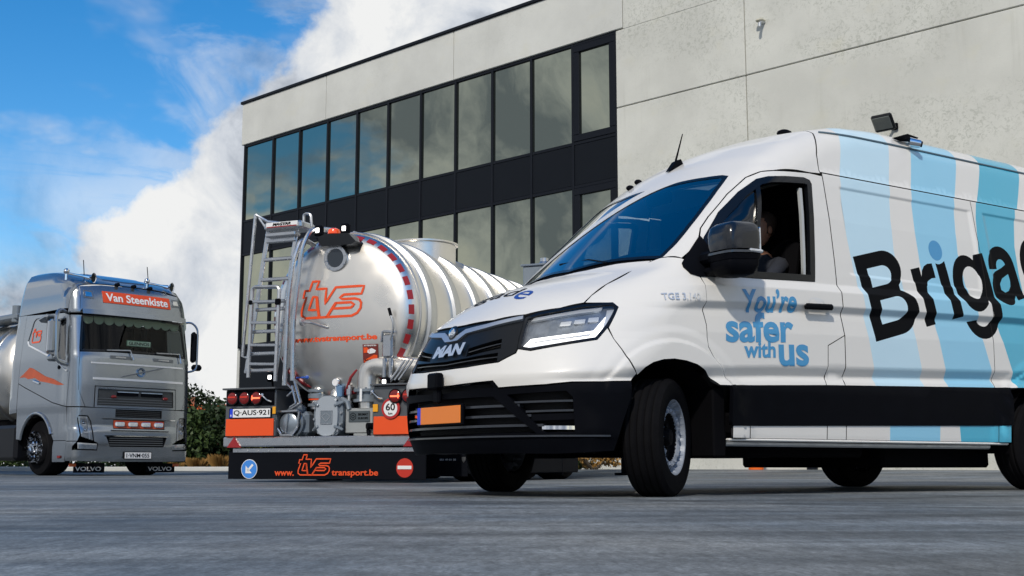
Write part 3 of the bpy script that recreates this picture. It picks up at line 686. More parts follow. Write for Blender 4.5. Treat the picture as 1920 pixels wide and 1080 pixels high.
        ST3 = [(4.14, 2.3), (4.08, 2.15), (4.031, 1.997), (3.992, 1.743), (4.02, 1.5), (4.125, 1.128), (4.25, .86), (4.30, .6), (4.75, .6), (4.60, 1.0), (4.50, 1.3), (4.46, 1.6), (4.462, 1.817), (4.522, 2.035), (4.60, 2.3)]
        regs = [(loop(ST1), 1), (loop(ST2), 2), (loop(ST3), 3)]
        ca, sa = math.cos(R(14)), math.sin(R(14))
        def tx(u, v): return (2.766+u*ca-v*sa, .997+u*sa+v*ca)
        ea = lambda cx, cy, rx, ry, a0, a1, n=14: [(cx+rx*math.cos(R(a0+(a1-a0)*i/n)), cy+ry*math.sin(R(a0+(a1-a0)*i/n))) for i in range(n+1)]
        LTR = [   # heavy grotesque letters, metres from the foot of the B: outline, counters
            ([(0, 0), (0, .587), (.28, .587)]+ea(.28, .445, .175, .142, 90, -55)+ea(.29, .155, .197, .155, 62, -90), [[(.107, .355), (.107, .487), (.255, .487)]+ea(.255, .421, .085, .066, 90, -90), [(.107, .100), (.107, .262), (.27, .262)]+ea(.27, .181, .10, .081, 90, -90)]),
            ([(.555, 0), (.555, .413), (.655, .413), (.655, .345), (.675, .385), (.71, .413), (.755, .423), (.805, .418), (.805, .312), (.76, .316), (.71, .303), (.675, .27), (.662, .22), (.662, 0)], []),
            ([(.845, 0), (.845, .412), (.87, .402), (.89, .399), (.92, .403), (.952, .413), (.952, 0)], []),
            ([(1.302, .405), (1.405, .405), (1.405, -.02)]+ea(1.205, -.02, .20, .185, 0, -172)+ea(1.205, -.03, .093, .085, -165, 0)+[(1.298, .06)]+ea(1.165, .212, .18, .212, -48, -312, 24), [ea(1.20, .212, .103, .122, 0, 345, 23)]),
            (ea(1.60, .27, .165, .157, 178, 0)+[(1.765, .08), (1.788, .0), (1.682, -.004), (1.668, .035)]+ea(1.555, .118, .14, .138, -40, -250, 18)+[(1.60, .262), (1.655, .278)]+ea(1.60, .268, .058, .060, 10, 170, 8)+[(1.54, .262)], [[(1.658, .205), (1.57, .185), (1.527, .15), (1.525, .105), (1.565, .078), (1.61, .083), (1.645, .112), (1.658, .15)]]),
            ([(2.17, 0), (2.275, 0), (2.275, .60), (2.17, .60), (2.17, .36)]+ea(2.04, .205, .19, .22, 50, 310, 24)+[(2.17, .05)], [ea(2.085, .205, .095, .125, 0, 345, 23)]),
            (ea(2.53, .205, .20, .222, -20, -330, 26)+[(2.73, .17), (2.435, .17)]+ea(2.53, .19, .10, .12, 190, 325, 10), [[(2.435, .25), (2.63, .25), (2.60, .31), (2.53, .335), (2.46, .31)]])]
        for o_, hs_l in LTR:
            for lp_ in [o_]: pts_, ed_ = loop([tx(*q) for q in lp_]); 
            V_ = [np.array(pts_)]; E_l = list(ed_); k0 = len(pts_)
            for h_ in hs_l: hp_l, he_l = loop([tx(*q) for q in h_]); V_.append(np.array(hp_l)); E_l += [(k0+i, k0+j) for i, j in he_l]; k0 += len(hp_l)
            regs.append(((np.concatenate(V_), E_l), 4))
        regs.append((loop([tx(.888+.074*math.cos(t), .50+.074*math.sin(t)) for t in np.linspace(0, 2*math.pi, 40, endpoint=False)]), 5))
    LM = [M_VAN, M_B1, M_B2, M_B3, M_LET, M_B4]
    panel('cargo_side', S_, CS, LM, van, uv=True, regions=regs, g=(.03, .007), d=(.03, .007))
    qs = panel('rear_quarter', S_, QS, LM, van, uv=True, regions=regs, g=(.03, .007), d=(.02, .007))
    # --- rubbing strip, sill
    N1 = 14
    xs_s = np.linspace(1.425, 4.19, N1)
    st = [(x, ZST(x)-.002) for x in xs_s]+[(x, ZSB(x)) for x in xs_s[::-1]]
    panel('side_rubbing_strip', S_, st, M_BLACK, van, uv=True, off=.014, flange=.03, gap=0)
    rb = []
    if s < 0: rb = [(loop([(2.89, .2), (3.41, .2), (3.41, .6), (2.89, .6)]), 2), (loop([(3.66, .2), (4.3, .2), (4.3, .6), (3.60, .6)]), 3)]
    sl = [(1.44, 1.60), (1.604, 2.285), (2.288, 2.463), (2.466, 4.05), (4.053, 4.17)]
    for a, b in sl: panel('sill_panel', S_, [(x, ZSB(x)-.003) for x in (a, b)]+[(x, .345) for x in (b, a)], [M_VAN, M_B1, M_B2, M_B3], van, uv=True, regions=rb, off=.004, gap=.002)
    MB().box((2.8, s*.975, .335), (2.74, .035, .016), .006).build('sill_edge', M_VAN, van)
    MB().box((2.75, s*.90, .315), (2.6, .06, .035), .01).build('sill_underside', M_GALV, van)
    panel('rear_rubbing_strip', S_, [(5.04, .75), (5.93, .75), (5.93, .35), (5.06, .35), (5.08, .5)], M_BLACK, van, uv=True, off=.012, flange=.03)
    # --- wheel housings
    for xw, y0 in ((.99, .50), (4.63, .55)):
        MB().lathe([(.45, 0), (.45, .455 if xw < 2 else .43)], (xw, s*y0, .345), (0, s, 0), 24, a0=-100, a1=100).lathe([(.02, 0), (.45, 0)], (xw, s*y0, .345), (0, s, 0), 24, a0=-100, a1=100).build('wheel_housing', M_DARK, van)
    # --- headlight
    HLp = [(.167,-.608,.849),(.195,-.587,.917),(.261,-.551,1.037),(.326,-.595,1.065),(.536,-.737,1.112),(.681,-.835,1.125),(.695,-.867,1.097),(.6,-.892,.979),(.517,-.893,.896),(.301,-.769,.855),(.204,-.68,.833)]
    hl2 = [N_.inv(my(p, s)) for p in HLp]
    hb = panel('headlight', N_, hl2, mat('headlight_bowl', (.30, .33, .37), .2, .7, var=.7, vs=14), van, uv=True, gap=.004, off=-.028, flange=.03)
    ringpanel('headlight_rim', N_, inset(hl2, -.003), .016, M_GLOSSBLK, hb, .002, d=.02, g=.2, flange=.03)
    panel('headlight_lens', N_, inset(hl2, .012), M_CLEAR, hb, uv=True, gap=0, off=-.004, flange=0, d=.03)
    k_ = VN[-1].k
    def hp(px): return px       # headlight pieces in chart metres (angle*k, z)
    M_DRL = mat('daytime_running_light', (1., .98, .95), .25, emit=1.6, var=0)
    L1 = [(33.9*k_, .862), (36.2*k_, .912), (56.0*k_, .957), (60.4*k_, 1.050), (62.0*k_, 1.058), (58.2*k_, .925), (36.5*k_, .868)]
    L2 = [(37.4*k_, .900), (55.6*k_, .946), (54.6*k_, .926), (37.0*k_, .884)]
    panel('light_strip', N_, L1, M_DRL, hb, holes=[L2], uv=True, gap=0, off=-.018, flange=.01, d=.02)
    panel('light_guide', N_, [(38*k_, .897), (55*k_, .941), (54.4*k_, .929), (37.6*k_, .887)], mat('light_guide', (.5, .52, .55), .2, .3), hb, uv=True, gap=0, off=-.020, flange=.006, d=.02)
    panel('upper_reflector', N_, [(35*k_, 1.020), (36*k_, 1.043), (52*k_, 1.092), (59.5*k_, 1.104), (59*k_, 1.085), (50*k_, 1.065)], M_SILV, hb, uv=True, gap=0, off=-.012, flange=.015, d=.02)
    panel('side_reflector', N_, [(61.0*k_, 1.085), (64.4*k_, 1.090), (60.5*k_, .985), (58.6*k_, .945)], M_SILV, hb, uv=True, gap=0, off=-.012, flange=.015, d=.02)
    for q in range(3):
        panel('reflector_segment', N_, [((45+4.6*q)*k_, .985+.013*q), ((48.6+4.6*q)*k_, .991+.013*q), ((48.9+4.6*q)*k_, 1.018+.013*q), ((45.4+4.6*q)*k_, 1.012+.013*q)], M_SILV, hb, uv=True, gap=0, off=-.016, flange=.012, d=.02)
# --- bonnet
hs3 = [(.554,-.728,1.127),(.619,-.71,1.179),(.747,-.691,1.259),(.948,-.657,1.356),(1.078,-.713,1.43)]
hf3 = [(.13, 0, 1.032), (.133,-.054,1.03),(.168,-.336,1.037),(.27,-.526,1.059),(.426,-.659,1.094)]
cow = [(1.085, -.73, 1.438), (1.02, -.45, 1.43), (.955, -.22, 1.415), (.925, 0, 1.41)]
half = hf3+hs3+cow
ho = half+[(p[0], -p[1], p[2]) for p in half[::-1] if abs(p[1]) > 1e-6]
hood = panel('bonnet', VQ, ho, M_VAN, van, d=.015, g=.018)
HQ = lambda y, x: VQ.inv(tuple(VANB.march(np.array([[x, y, .75]]), np.array([[0., 0, 1.]]), 0, 2.)[0]))
panel_text('bonnet_lettering', VQ, 'Brigad', [HQ(.50, .36), HQ(-.20, .36), HQ(.50, .50)], M_LET, hood, bold=.008, off=.002, g=.03)
panel_text('bonnet_lettering', VQ, 'e', [HQ(-.225, .36), HQ(-.36, .36), HQ(-.225, .47)], mat('bonnet_blue', lin('1d3f94'), .35, coat=.3), hood, bold=.005, off=.002, g=.03)
MB().lathe([(.001, .0), (.001, .0)], (0, 0, 0), (0, 0, 1), 3)
panel('scuttle', VQ, [(p[0]+.012, p[1], p[2]) for p in cow]+[(p[0]+.012, -p[1], p[2]) for p in cow[::-1] if p[1] < 0]+[(p[0]+.065, -p[1]*1.0, p[2]+.03) for p in cow if p[1] < 0]+[(p[0]+.065, p[1], p[2]+.03) for p in cow[::-1]], M_BLACK, van, gap=0, off=-.012, flange=.02, d=.05)
# --- windscreen, roof
k_ = VT.k
wsn = [(1.112, 35.0), (1.209, 38.6), (1.353, 44.7), (1.482, 49.7), (1.63, 54.9), (1.75, 58.6), (1.748, 61), (1.715, 66), (1.667, 76), (1.645, 90)]
wsb = [(.965, 90), (.985, 76), (1.02, 60), (1.06, 46), (1.095, 37.5)]
WS = [(x, a*k_) for x, a in wsn]+[(x, (180-a)*k_) for x, a in wsn[-2::-1]]+[(x, (180-a)*k_) for x, a in wsb[::-1]]+[(x, a*k_) for x, a in wsb[1:]]
ringpanel('windscreen_surround', VT, WS, .022, M_GLOSSBLK, van, -.001, d=.03, g=.2, flange=.02)
panel('windscreen', VT, inset(WS, .018), M_WSG, van, uv=True, gap=0, off=-.004, flange=0, d=.05, g=.07)
rfo = [(1.171, -.892, 1.429)]+[sp3(x, z) for x, z in ((1.25, 1.49), (1.327, 1.58), (1.365, 1.643), (1.444, 1.727), (1.627, 1.899), (1.785, 2.026), (1.896, 2.075), (1.984, 2.088), (2.296, 2.11), (2.405, 2.117))]
rfo = [VT.inv(p) for p in rfo]+[(2.418, 57.6*k_), (2.505, 64*k_), (2.53, 75*k_), (2.535, 90*k_)]
mir = lambda L: [(x, 180*k_-a) for x, a in L[::-1]]
wse = [(x, a*k_) for x, a in wsn]
RF = [wse[0]]+rfo+mir(rfo[:-1])+mir(wse)+wse[-2:0:-1]
panel('roof_front', VT, RF, M_VAN, van, uv=True, d=.02, g=.03)
rs = [(2.408, VT.inv(sp3(2.408, 2.131))[1]), (2.421, 57.6*k_), (2.508, 64*k_), (2.533, 75*k_), (2.538, 90*k_)]
re_ = [(x, VT.inv(sp3(x, 2.131))[1]) for x in np.linspace(5.93, 2.6, 12)]
RO = rs+mir(rs[:-1])+[(x, 180*k_-a) for x, a in re_[::-1]]+re_
rr = []
for mi, (a0, a1, b0, b1) in enumerate(((2.595, 2.72, 3.10, 3.22), (3.335, 3.46, 3.815, 3.985), (4.07, 4.27, 4.56, 4.77)), 1):
    c0 = VT.inv(sp3(3., 2.05))[1]; rr.append((loop([(a0-.02, c0), (a1, 63*k_), (a1+.02, 70*k_), (b1+.02, 70*k_), (b1, 63*k_), (b0-.02, c0)]), mi))
roof = panel('roof', VT, RO, LM, van, uv=True, regions=rr, d=(.03, .012), g=(.06, .010))
for z0, ofs in ((2.30, .004), (2.375, .003)):     # pressed ribs along the roof side
    pts = [Vector(sp3(x, z0))+Vector((0, -.001, 0)) for x in np.linspace(2.62, 5.8, 30)]
    pass
gp = [Vector(sp3(x, 2.462))+Vector((0, -.004, .004)) for x in np.linspace(2.56, 5.8, 110)]
MB().tube(gp, .007, 6).build('roof_drip_rail', mat('seam_sealer', (.10, .16, .20), .5), roof)
panel('headlining', VT, [(1.66, 62*k_), (2.46, 60*k_), (2.46, 120*k_), (1.66, 118*k_)], mat('headlining_grey', (.30, .31, .32), .9), van, uv=True, gap=0, off=-.05, flange=0, d=.1, g=.15)
# --- rear end
rv = MB().box((5.945, 0, 1.40), (.05, 1.90, 1.9), .04); rv.build('rear_door', M_VAN, van); MB().box((5.95, 0, .52), (.14, 1.95, .2), .05).build('rear_bumper', M_BLACK, van)
# --- front: lower white panel, black bumper, grille
k_ = VN[-1].k; nn = VN[-1]
def both(h): return [(a*k_, z) for a, z in h]+[(-a*k_, z) for a, z in h[::-1] if abs(a) > 1e-6]
WL = [(0, .755), (14, .757), (27.2, .771), (32.6, .82), (33.0, .845), (37.2, .831), (43.9, .853), (56.9, .894), (60.5, .969), (62.2, .901), (64.3, .838), (67.4, .735), (68.9, .700), (67, .656), (58, .648), (49.4, .645), (42.2, .631), (27.7, .622), (25.8, .663), (6.8, .654), (0, .654)]
WLo = [(a*k_, z) for a, z in WL]+[(-a*k_, z) for a, z in WL[-2:0:-1]]
fp = panel('front_panel', nn, WLo, M_VAN, van, uv=True, d=.012, g=.010)
BP = [(0, .651), (6.8, .651), (25.6, .660), (27.6, .618), (42.2, .627), (49.4, .641), (58, .644), (67, .652), (66.5, .56), (64, .42), (61.5, .262), (45, .245), (20, .25), (0, .255)]
BPo = [(a*k_, z) for a, z in BP]+[(-a*k_, z) for a, z in BP[-2:0:-1]]
ang = lambda y, x: math.degrees(math.atan2(-y, 1.1-x))
lg = [(0, .572), (ang(-.50, .07), .570), (ang(-.735, .20), .362), (0, .352)]
LG = [(a*k_, z) for a, z in lg]+[(-a*k_, z) for a, z in lg[::-1] if a]
IN = [(ang(-.60, .105)*k_, .578), (ang(-.87, .315)*k_, .592), (ang(-.892, .34)*k_, .56), (ang(-.892, .354)*k_, .368), (ang(-.79, .23)*k_, .362)]
INf = [(-a, z) for a, z in IN[::-1]]
SLT = [(1*k_, .645), (25*k_, .652), (26.4*k_, .628), (1*k_, .612)]; SLTo = [(-25*k_, .652), (25*k_, .652), (26.4*k_, .628), (0, .612), (-26.4*k_, .628)]
bp = panel('front_bumper', nn, BPo, M_BLACK, van, holes=[LG, IN, INf, SLTo], uv=True, d=.025, g=.06, off=.006, flange=.05)
M_PIT = mat('grille_depth', (.004, .004, .005), .8, var=.2)
panel('intake_backing', nn, [(-62*k_, .645), (62*k_, .645), (60*k_, .30), (-60*k_, .30)], M_PIT, bp, uv=True, gap=0, off=-.07, flange=0, d=.06)
def slat(name, surf, a0, a1, z0, z1, par, m, h=.016, dep=.045, off=.0, n=24):
    """a bar following the nose from chart angle a0 to a1 (degrees)"""
    A = np.linspace(a0, a1, n)*k_; Z = np.linspace(z0, z1, n); V = []; X = surf.map(np.stack([A, Z], 1)); Nn = surf.b.grad(X); Nn[:, 2] = 0; Nn /= np.linalg.norm(Nn, axis=1)[:, None]
    for x, q in zip(X, Nn):
        f_, b_ = x+q*off, x+q*(off-dep)
        V += [f_+np.array([0, 0, h*.35]), f_-np.array([0, 0, h*.35]), b_-np.array([0, 0, h/2]), b_+np.array([0, 0, h/2])]
    Fc = [(4*i+j, 4*i+(j+1) % 4, 4*i+4+(j+1) % 4, 4*i+4+j) for i in range(n-1) for j in range(4)]+[(0, 1, 2, 3), (4*n-1, 4*n-2, 4*n-3, 4*n-4)]
    return MB().add(V, Fc).build(name, m, par, 30)
M_SLAT = mat('slat_blue_black', (.020, .024, .032), .30, coat=.3, var=.1)
for z, a in ((.518, 34.5), (.460, 38.0), (.405, 41.5)): slat('intake_slat', nn, -a, a, z, z, bp, M_SLAT, .020, .05, -.004)
for sg in (1, -1):
    for z, a0, a1 in ((.535, 32.5, 51.8), (.482, 36.5, 52.3)): slat('intake_slat', nn, sg*a0, sg*a1, z, z+.006, bp, M_SLAT, .016, .05, .0)
    slat('inlet_panel', nn, sg*38, sg*52.3, .447, .455, bp, M_BLACK, .05, .02, -.006)
    fgl = MB(); slat('fog_lamp', nn, sg*41.0, sg*51.5, .392, .390, bp, M_CHROME, .030, .02, -.012)
slat('bumper_lip', nn, -60, 60, .345, .345, bp, M_SLAT, .014, .06, .014, 40); slat('bumper_beam', nn, -60, 60, .30, .30, bp, M_BLACK, .10, .2, -.02, 40)
# grille
GT = [(0, 1.026), (8, 1.027), (20.0, 1.033), (32.2, 1.054), (33.0, 1.035), (32.6, .917), (32.8, .849), (32.3, .822), (27.0, .775), (14, .761), (0, .759)]
GTo = [(a*k_, z) for a, z in GT]+[(-a*k_, z) for a, z in GT[-2:0:-1]]
U1 = [(12.2*k_, .868), (26.3*k_, .915), (26.6*k_, .862), (12.2*k_, .826)]; U1 = [(12.0*k_, .872), (26.2*k_, .912), (26.6*k_, .858), (12.0*k_, .826)]; U1f = [(-a, z) for a, z in U1[::-1]]
U2 = [(-25*k_, .826), (-12*k_, .812), (0, .806), (12*k_, .812), (26.0*k_, .828), (26.3*k_, .780), (12*k_, .768), (0, .766), (-12*k_, .768), (-25*k_, .778)]
gr = panel('grille', nn, GTo, mat('grille_black', (.005, .006, .008), .34, var=.1, spec=.3), van, holes=[U1, U1f, U2], uv=True, d=.025, g=.06, off=-.004, flange=.03, gap=.003)
panel('grille_backing', nn, [(-31*k_, .93), (31*k_, .93), (31*k_, .765), (-31*k_, .765)], M_PIT, gr, uv=True, gap=0, off=-.05, flange=0, d=.06)
for sg in (1, -1): slat('grille_slat', nn, sg*12, sg*26.4, .849, .886, gr, M_SLAT, .008, .03, -.01)
slat('grille_slat', nn, 0, 26, .787, .804, gr, M_SLAT, .007, .03, -.012); slat('grille_slat', nn, 0, -25, .787, .803, gr, M_SLAT, .007, .03, -.012)
for sg in (1, -1):
    for z0, z1, c in ((.826, .846, 1), (.872, .884, 1)): pass
CHt = [(0, .962), (3.0, .964), (7.2, .996), (18, 1.010), (32.2, 1.046)]; CHb = [(32.4, 1.024), (18, .985), (8.2, .968), (4.2, .932), (0, .930)]
CHo = [(a*k_, z) for a, z in CHt]+[(a*k_, z) for a, z in CHb]+[(-a*k_, z) for a, z in CHb[-2::-1]]+[(-a*k_, z) for a, z in CHt[:0:-1]]
panel('chrome_strip', nn, CHo, mat('satin_chrome', (.55, .58, .62), .30, .7, var=.04), gr, uv=True, gap=0, off=.010, flange=.016, d=.02)
bx, bz = .088, .985; MB().lathe([(.0005, .022), (.020, .020), (.032, .012), (.034, 0)], (bx, 0, bz), (-1, 0, .25), 20).build('emblem', M_CHROME, gr)
MB().lathe([(.0005, .012), (.045, .008), (.05, 0)], (bx+.004, 0, bz), (-1, 0, .25), 20).build('emblem_surround', M_GLOSSBLK, gr)
panel_text('brand_lettering', nn, 'MAN', [(-8.6*k_, .832), (11.2*k_, .836), (-9.2*k_, .906)], M_SILV, gr, bold=.055, shear=.25, off=.014, g=.03)
# plate and sensor
pl = MB().box((.003, 0, .48), (.02, .54, .125), .004).build('licence_plate', M_BLACK, van)
MB().box((-.010, -.018, .481), (.006, .478, .104), .002).build('plate_face', mat('plate_orange', lin('ee842c'), .4, var=.03), pl)
MB().box((-.0105, .2425, .481), (.006, .040, .104), .002).build('plate_band', mat('plate_blue', lin('1f3fd0'), .4), pl)
sn = MB().box((-.035, 0, .685), (.06, .115, .10), .012).box((-.02, 0, .60), (.035, .07, .10), .012).build('front_sensor', M_BLACK, van)
# --- mirrors
for s in (-1, 1):
    mr = MB()
    c0 = Vector((1.37 if s < 0 else 1.72, s*(1.13 if s < 0 else 1.05), 1.545))
    prof = []
    def sect(z, w, t, n=36):      # housing sections: superellipse in plan
        w, t = w*.93, t*(.95 if s < 0 else .6)
        return [(c0.x+.01+w*math.copysign(abs(math.cos(q))**.30, math.cos(q)), c0.y+t*math.copysign(abs(math.sin(q))**.6, math.sin(q)), z) for q in np.linspace(0, 2*math.pi, n, endpoint=False)]
    def loft(secs, m, name, par):
        n = len(secs[0]); V = [p for q in secs for p in q]; Fc = [(j*n+i, j*n+(i+1) % n, (j+1)*n+(i+1) % n, (j+1)*n+i) for j in range(len(secs)-1) for i in range(n)]+[tuple(range(n)), tuple(range((len(secs)-1)*n, len(secs)*n))]
        return MB().add(V, Fc).build(name, m, par, 50)
    sk = lambda L: [[(x+.06*(z-1.45)*1.2*0, y, z+.085*(x-1.40)) for x, y, z in q] for q in L]
    up = loft(sk([sect(1.462, .146, .115), sect(1.50, .150, .12), sect(1.56, .148, .12), sect(1.605, .136, .11), sect(1.628, .10, .085), sect(1.636, .05, .05)]), mat('mirror_shell', (.006, .008, .013), .22, var=.1, spec=.5, coat=.25), 'door_mirror', van)
    loft(sk([sect(1.30, .06, .05), sect(1.312, .11, .085), sect(1.36, .142, .105), sect(1.415, .148, .11), sect(1.425, .142, .10)]), M_BLACK, 'mirror_lower_housing', up)
    loft(sk([sect(1.438, .156, .121), sect(1.452, .156, .121)]), mat('mirror_trim_dark', (.03, .04, .055), .25, coat=.4), 'mirror_trim', up); MB().box((c0.x+.085, c0.y+s*.105, 1.452), (.11, .03, .022), .008).build('mirror_indicator', M_SILV, up)
    loft(sk([sect(1.40, .150, .112), sect(1.433, .158, .116)]), M_BLACK, 'mirror_band', up)
    MB().box((c0.x+.14, c0.y, 1.53), (.012, .19 if s < 0 else .12, .15), .005).build('mirror_glass', M_CHROME, up)
    MB().box((1.30, s*1.03, 1.425), (.11, .16, .075), .02).box((1.32, s*1.03, 1.34), (.12, .14, .05), .02).build('mirror_arm', M_BLACK, up)
# --- wipers, antenna, roof furniture
MB().tube([(1.02, -.35, 1.462), (1.06, -.1, 1.52), (1.10, .28, 1.545)], .008, 6).build('wiper', M_BLACK, van)
zr = lambda x, y: float(VANB.march(np.array([[x, y, 1.2]]), np.array([[0., 0, 1.]]), 0, 2.)[0][2])
za = zr(1.90, 0)
an = MB().tube([(1.91, 0, za+.03), (1.99, 0, za+.27)], [.009, .004], 6); an.build('roof_aerial', M_BLACK, van)
MB().prism([(1.84, za-.03), (1.98, za+.03), (1.95, za+.075), (1.90, za+.05)], (0, .022, 0), (1, 0, 0), (0, 0, 1), .044).build('aerial_base', M_BLACK, van)
for x, y in ((1.84, .42), (2.0, .52)):
    z = zr(x, y); MB().ball((x, y, z+.01), .028, 6, (1.2, 1, .8)).build('roof_sensor', M_BLACK, van)
cz = Vector((3.44, -.80, 2.50)); rc = MB().prism([(-.11, 0), (-.02, .03), (.10, .02), (.08, .0), (-.02, -.01)], cz+Vector((0, -.03, .04)), (1, 0, 0), (0, 0, 1), -.07).build('side_camera', M_BLACK, van)
MB().cyl(cz+Vector((-.02, -.04, .005)), cz+Vector((.04, -.09, -.012)), .036, .030, 14).build('camera_body', M_CHROME, rc); MB().cyl(cz+Vector((.036, -.087, -.011)), cz+Vector((.05, -.099, -.015)), .022, .022, 14).build('camera_lens', M_GLOSSBLK, rc)
z = zr(2.66, -.35); MB().ball((2.66, -.35, z+.012), .05, 6, (1.3, 1, .6)).build('roof_marker', M_BLACK, van)
# --- cab interior and underbody
MB().box((2.8, 0, .43), (2.75, 1.86, .14), .02).box((5.45, 0, .45), (.8, 1.8, .2), .02).box((2.1, 0, .31), (1.6, 1.5, .15), .02).box((3.75, 0, .27), (1.2, 1.4, .21), .02).box((.95, 0, .58), (.7, .95, .62), .05).build('floor_pan', M_DARK, van)
MB().box((2.52, 0, 1.30), (.03, 1.72, 1.7), .0).build('bulkhead', M_DARK, van)
da = MB().box((1.22, 0, 1.15), (.36, 1.66, .36), .09).box((1.18, -.42, 1.33), (.2, .42, .08), .04).build('dashboard', mat('dash_grey', (.07, .075, .085), .7), van)
MB().tube(arc((1.50, -.45, 1.36), .19, 0, 360, 28, (0, 1, 0), (.42, 0, .9))[:-1], .017, 8, True).build('steering_wheel', M_DARK, van)
for y in (-.45, .42):
    st_ = MB().box((2.04, y, 1.02), (.52, .5, .16), .06).box((2.36, y, 1.40), (.14, .48, .66), .06, Matrix.Rotation(R(12), 3, 'Y')).box((2.44, y, 1.80), (.08, .26, .2), .04, Matrix.Rotation(R(10), 3, 'Y')); st_.build('seat', M_DARK, van)
MB().box((1.76, 0, 2.03), (.04, .26, .08), .015).box((1.70, 0, 2.06), (.10, .12, .05), .015).build('interior_mirror', M_BLACK, van)
for s in (-1, 1): MB().box((1.385, s*.76, .44), (.10, .40, .42), .01).build('arch_liner', M_DARK, van)
# --- wheels
def rim_mesh(Rr, dep, nh, rh, rhole, name, m):
    """steel disc with a ring of hand holes"""
    o2 = [(Rr*math.cos(t), Rr*math.sin(t)) for t in np.linspace(0, 2*math.pi, 64, endpoint=False)]; c2 = [(.66*Rr*math.cos(t), .66*Rr*math.sin(t)) for t in np.linspace(0, 2*math.pi, 40, endpoint=False)]
    hl = [[(rh*math.cos(a)+rhole*math.cos(t)*math.cos(a)*1.25-rhole*math.sin(t)*math.sin(a)*.9, rh*math.sin(a)+rhole*math.cos(t)*math.sin(a)*1.25+rhole*math.sin(t)*math.cos(a)*.9) for t in np.linspace(0, 2*math.pi, 14, endpoint=False)] for a in np.linspace(0, 2*math.pi, nh, endpoint=False)]
    P, T, _, be = fill2d(o2, hl+[c2], Rr*.14, Rr*.12); r = np.hypot(P[:, 0], P[:, 1])
    y = np.interp(r/Rr, [.40, .50, .63, .69, .74, .92, .985, 1.], [-.09, -.075, -.03, .012, .004, -.030, -.030, .012])*dep
    b = MB(); V = np.stack([P[:, 0], y, P[:, 1]], 1); n = len(V); V2 = V-np.array([0, .05*dep*2, 0])
    b.add(list(V)+list(V2), [tuple(t) for t in T]+[(i, j, n+j, n+i) for i, j in be])
    b.lathe([(Rr*1.0, .012*dep), (Rr*1.045, .016*dep), (Rr*1.045, -.05), (Rr*.97, -.08), (Rr*.95, -.18)], (0, 0, 0), (0, 1, 0), 48)
    return b.mesh(name, m, 40)
def tyre_mesh(Rt, Rr, w, name, m=M_RUBBER, treads=4):
    h = w/2; b = MB(); pr = [(Rr*.98, h*.62), (Rr*1.03, h*.90), (Rr+(Rt-Rr)*.45, h*1.0), (Rt-.022, h*.93), (Rt-.008, h*.80)]
    xs2 = np.linspace(h*.72, -h*.72, treads*4+1); 
    for i, q in enumerate(xs2): pr.append((Rt-(.010 if i % 4 == 2 else 0.), q))
    pr += [(Rt-.008, -h*.80), (Rt-.022, -h*.93), (Rr+(Rt-Rr)*.45, -h*1.0), (Rr*1.03, -h*.90), (Rr*.98, -h*.62)]
    b.lathe(pr, (0, 0, 0), (0, 1, 0), 64)
    return b.mesh(name, m, 30)
ME_RIM = rim_mesh(.215, 1.3, 18, .180, .0155, 'wheel', mat('silver_wheel_paint', (.27, .30, .35), .50, .15, var=.08, vs=10)); ME_TYRE = tyre_mesh(.345, .215, .235, 'tyre')
hb_ = MB().lathe([(.001, .0), (.045, -.005), (.055, -.05), (.10, -.062), (.138, -.05), (.1425, -.015), (.2, -.10)], (0, 0, 0), (0, 1, 0), 32)
for i in range(6): hb_.cyl((.08*math.cos(i*1.047), -.07, .08*math.sin(i*1.047)), (.08*math.cos(i*1.047), -.04, .08*math.sin(i*1.047)), .012, n=6)
ME_HUB = hb_.mesh('hub', mat('hub_dish_shade', (.006, .006, .007), .6, spec=.1), 35)  # black colour stands for the shade in the wheel dish around the hub
for x, y, st2 in ((.99, -.855, 32), (.99, .855, 28), (4.63, -.87, 0), (4.63, .87, 0)):
    a_ = R(st2)+(math.pi if y < 0 else 0)
    w = link('wheel', ME_RIM, van, (x, y+(.10 if y > 0 else -.10)*0, .345), (0, 0, a_)); yo = .085
    w.location = (x+math.cos(a_+math.pi/2)*yo, y+math.sin(a_+math.pi/2)*yo, .345)
    link('tyre', ME_TYRE, w, (0, -yo, 0)); link('hub', ME_HUB, w)
# --- door lettering
for t, q in (('You\u2019re', [(1.544, 1.108), (2.014, 1.141), (1.535, 1.255)]), ('safer', [(1.408, .918), (1.989, .948), (1.412, 1.108)]), ('with', [(1.557, .832), (1.827, .845), (1.558, .935)]), ('us', [(1.856, .794), (2.124, .806), (1.851, .932)])):
    panel_text('door_lettering', VS[-1], t, q, M_B4, doors[-1], bold=.03, off=.0025, g=.025)
# ---------------------------------------------------------------- tank trailer seen from behind (x to the right, y away along the trailer, z up)
tk = thing('tank_trailer', 'polished steel tank trailer seen from behind with ladder, orange logo and pump', 'tank trailer', (-2.056, 13.107, 0), R(-23.553))
TC, TRD = (.03, 1.84), .95
M_TEXTO = mat('orange_print', lin('e8511f'), .4, var=.05); M_REDHOSE = mat('red_hose', (.25, .015, .02), .4)
M_BLKFLAP = mat('black_rubber_flap', (.005, .006, .009), .6, var=.2, bump=.05, bs=20, spec=.06); M_YEL = mat('yellow_sticker', lin('e8a21c'), .5)
HEADP = [(.0005, .150), (.2, .153), (.4, .166), (.6, .192), (.74, .222), (.82, .25), (.88, .29), (.925, .345), (.945, .40), (.95, .46)]
def head_y(x, z): return float(np.interp(math.hypot(x-TC[0], z-TC[1]), [p[0] for p in HEADP], [p[1] for p in HEADP]))
tank = MB().lathe(HEADP+[(TRD, 1.), (TRD, 10.3), (.9, 10.5), (.7, 10.65), (.0005, 10.75)], (TC[0], 0, TC[1]), (0, 1, 0), 96).build('tank_shell', M_STEEL, tk, 30)
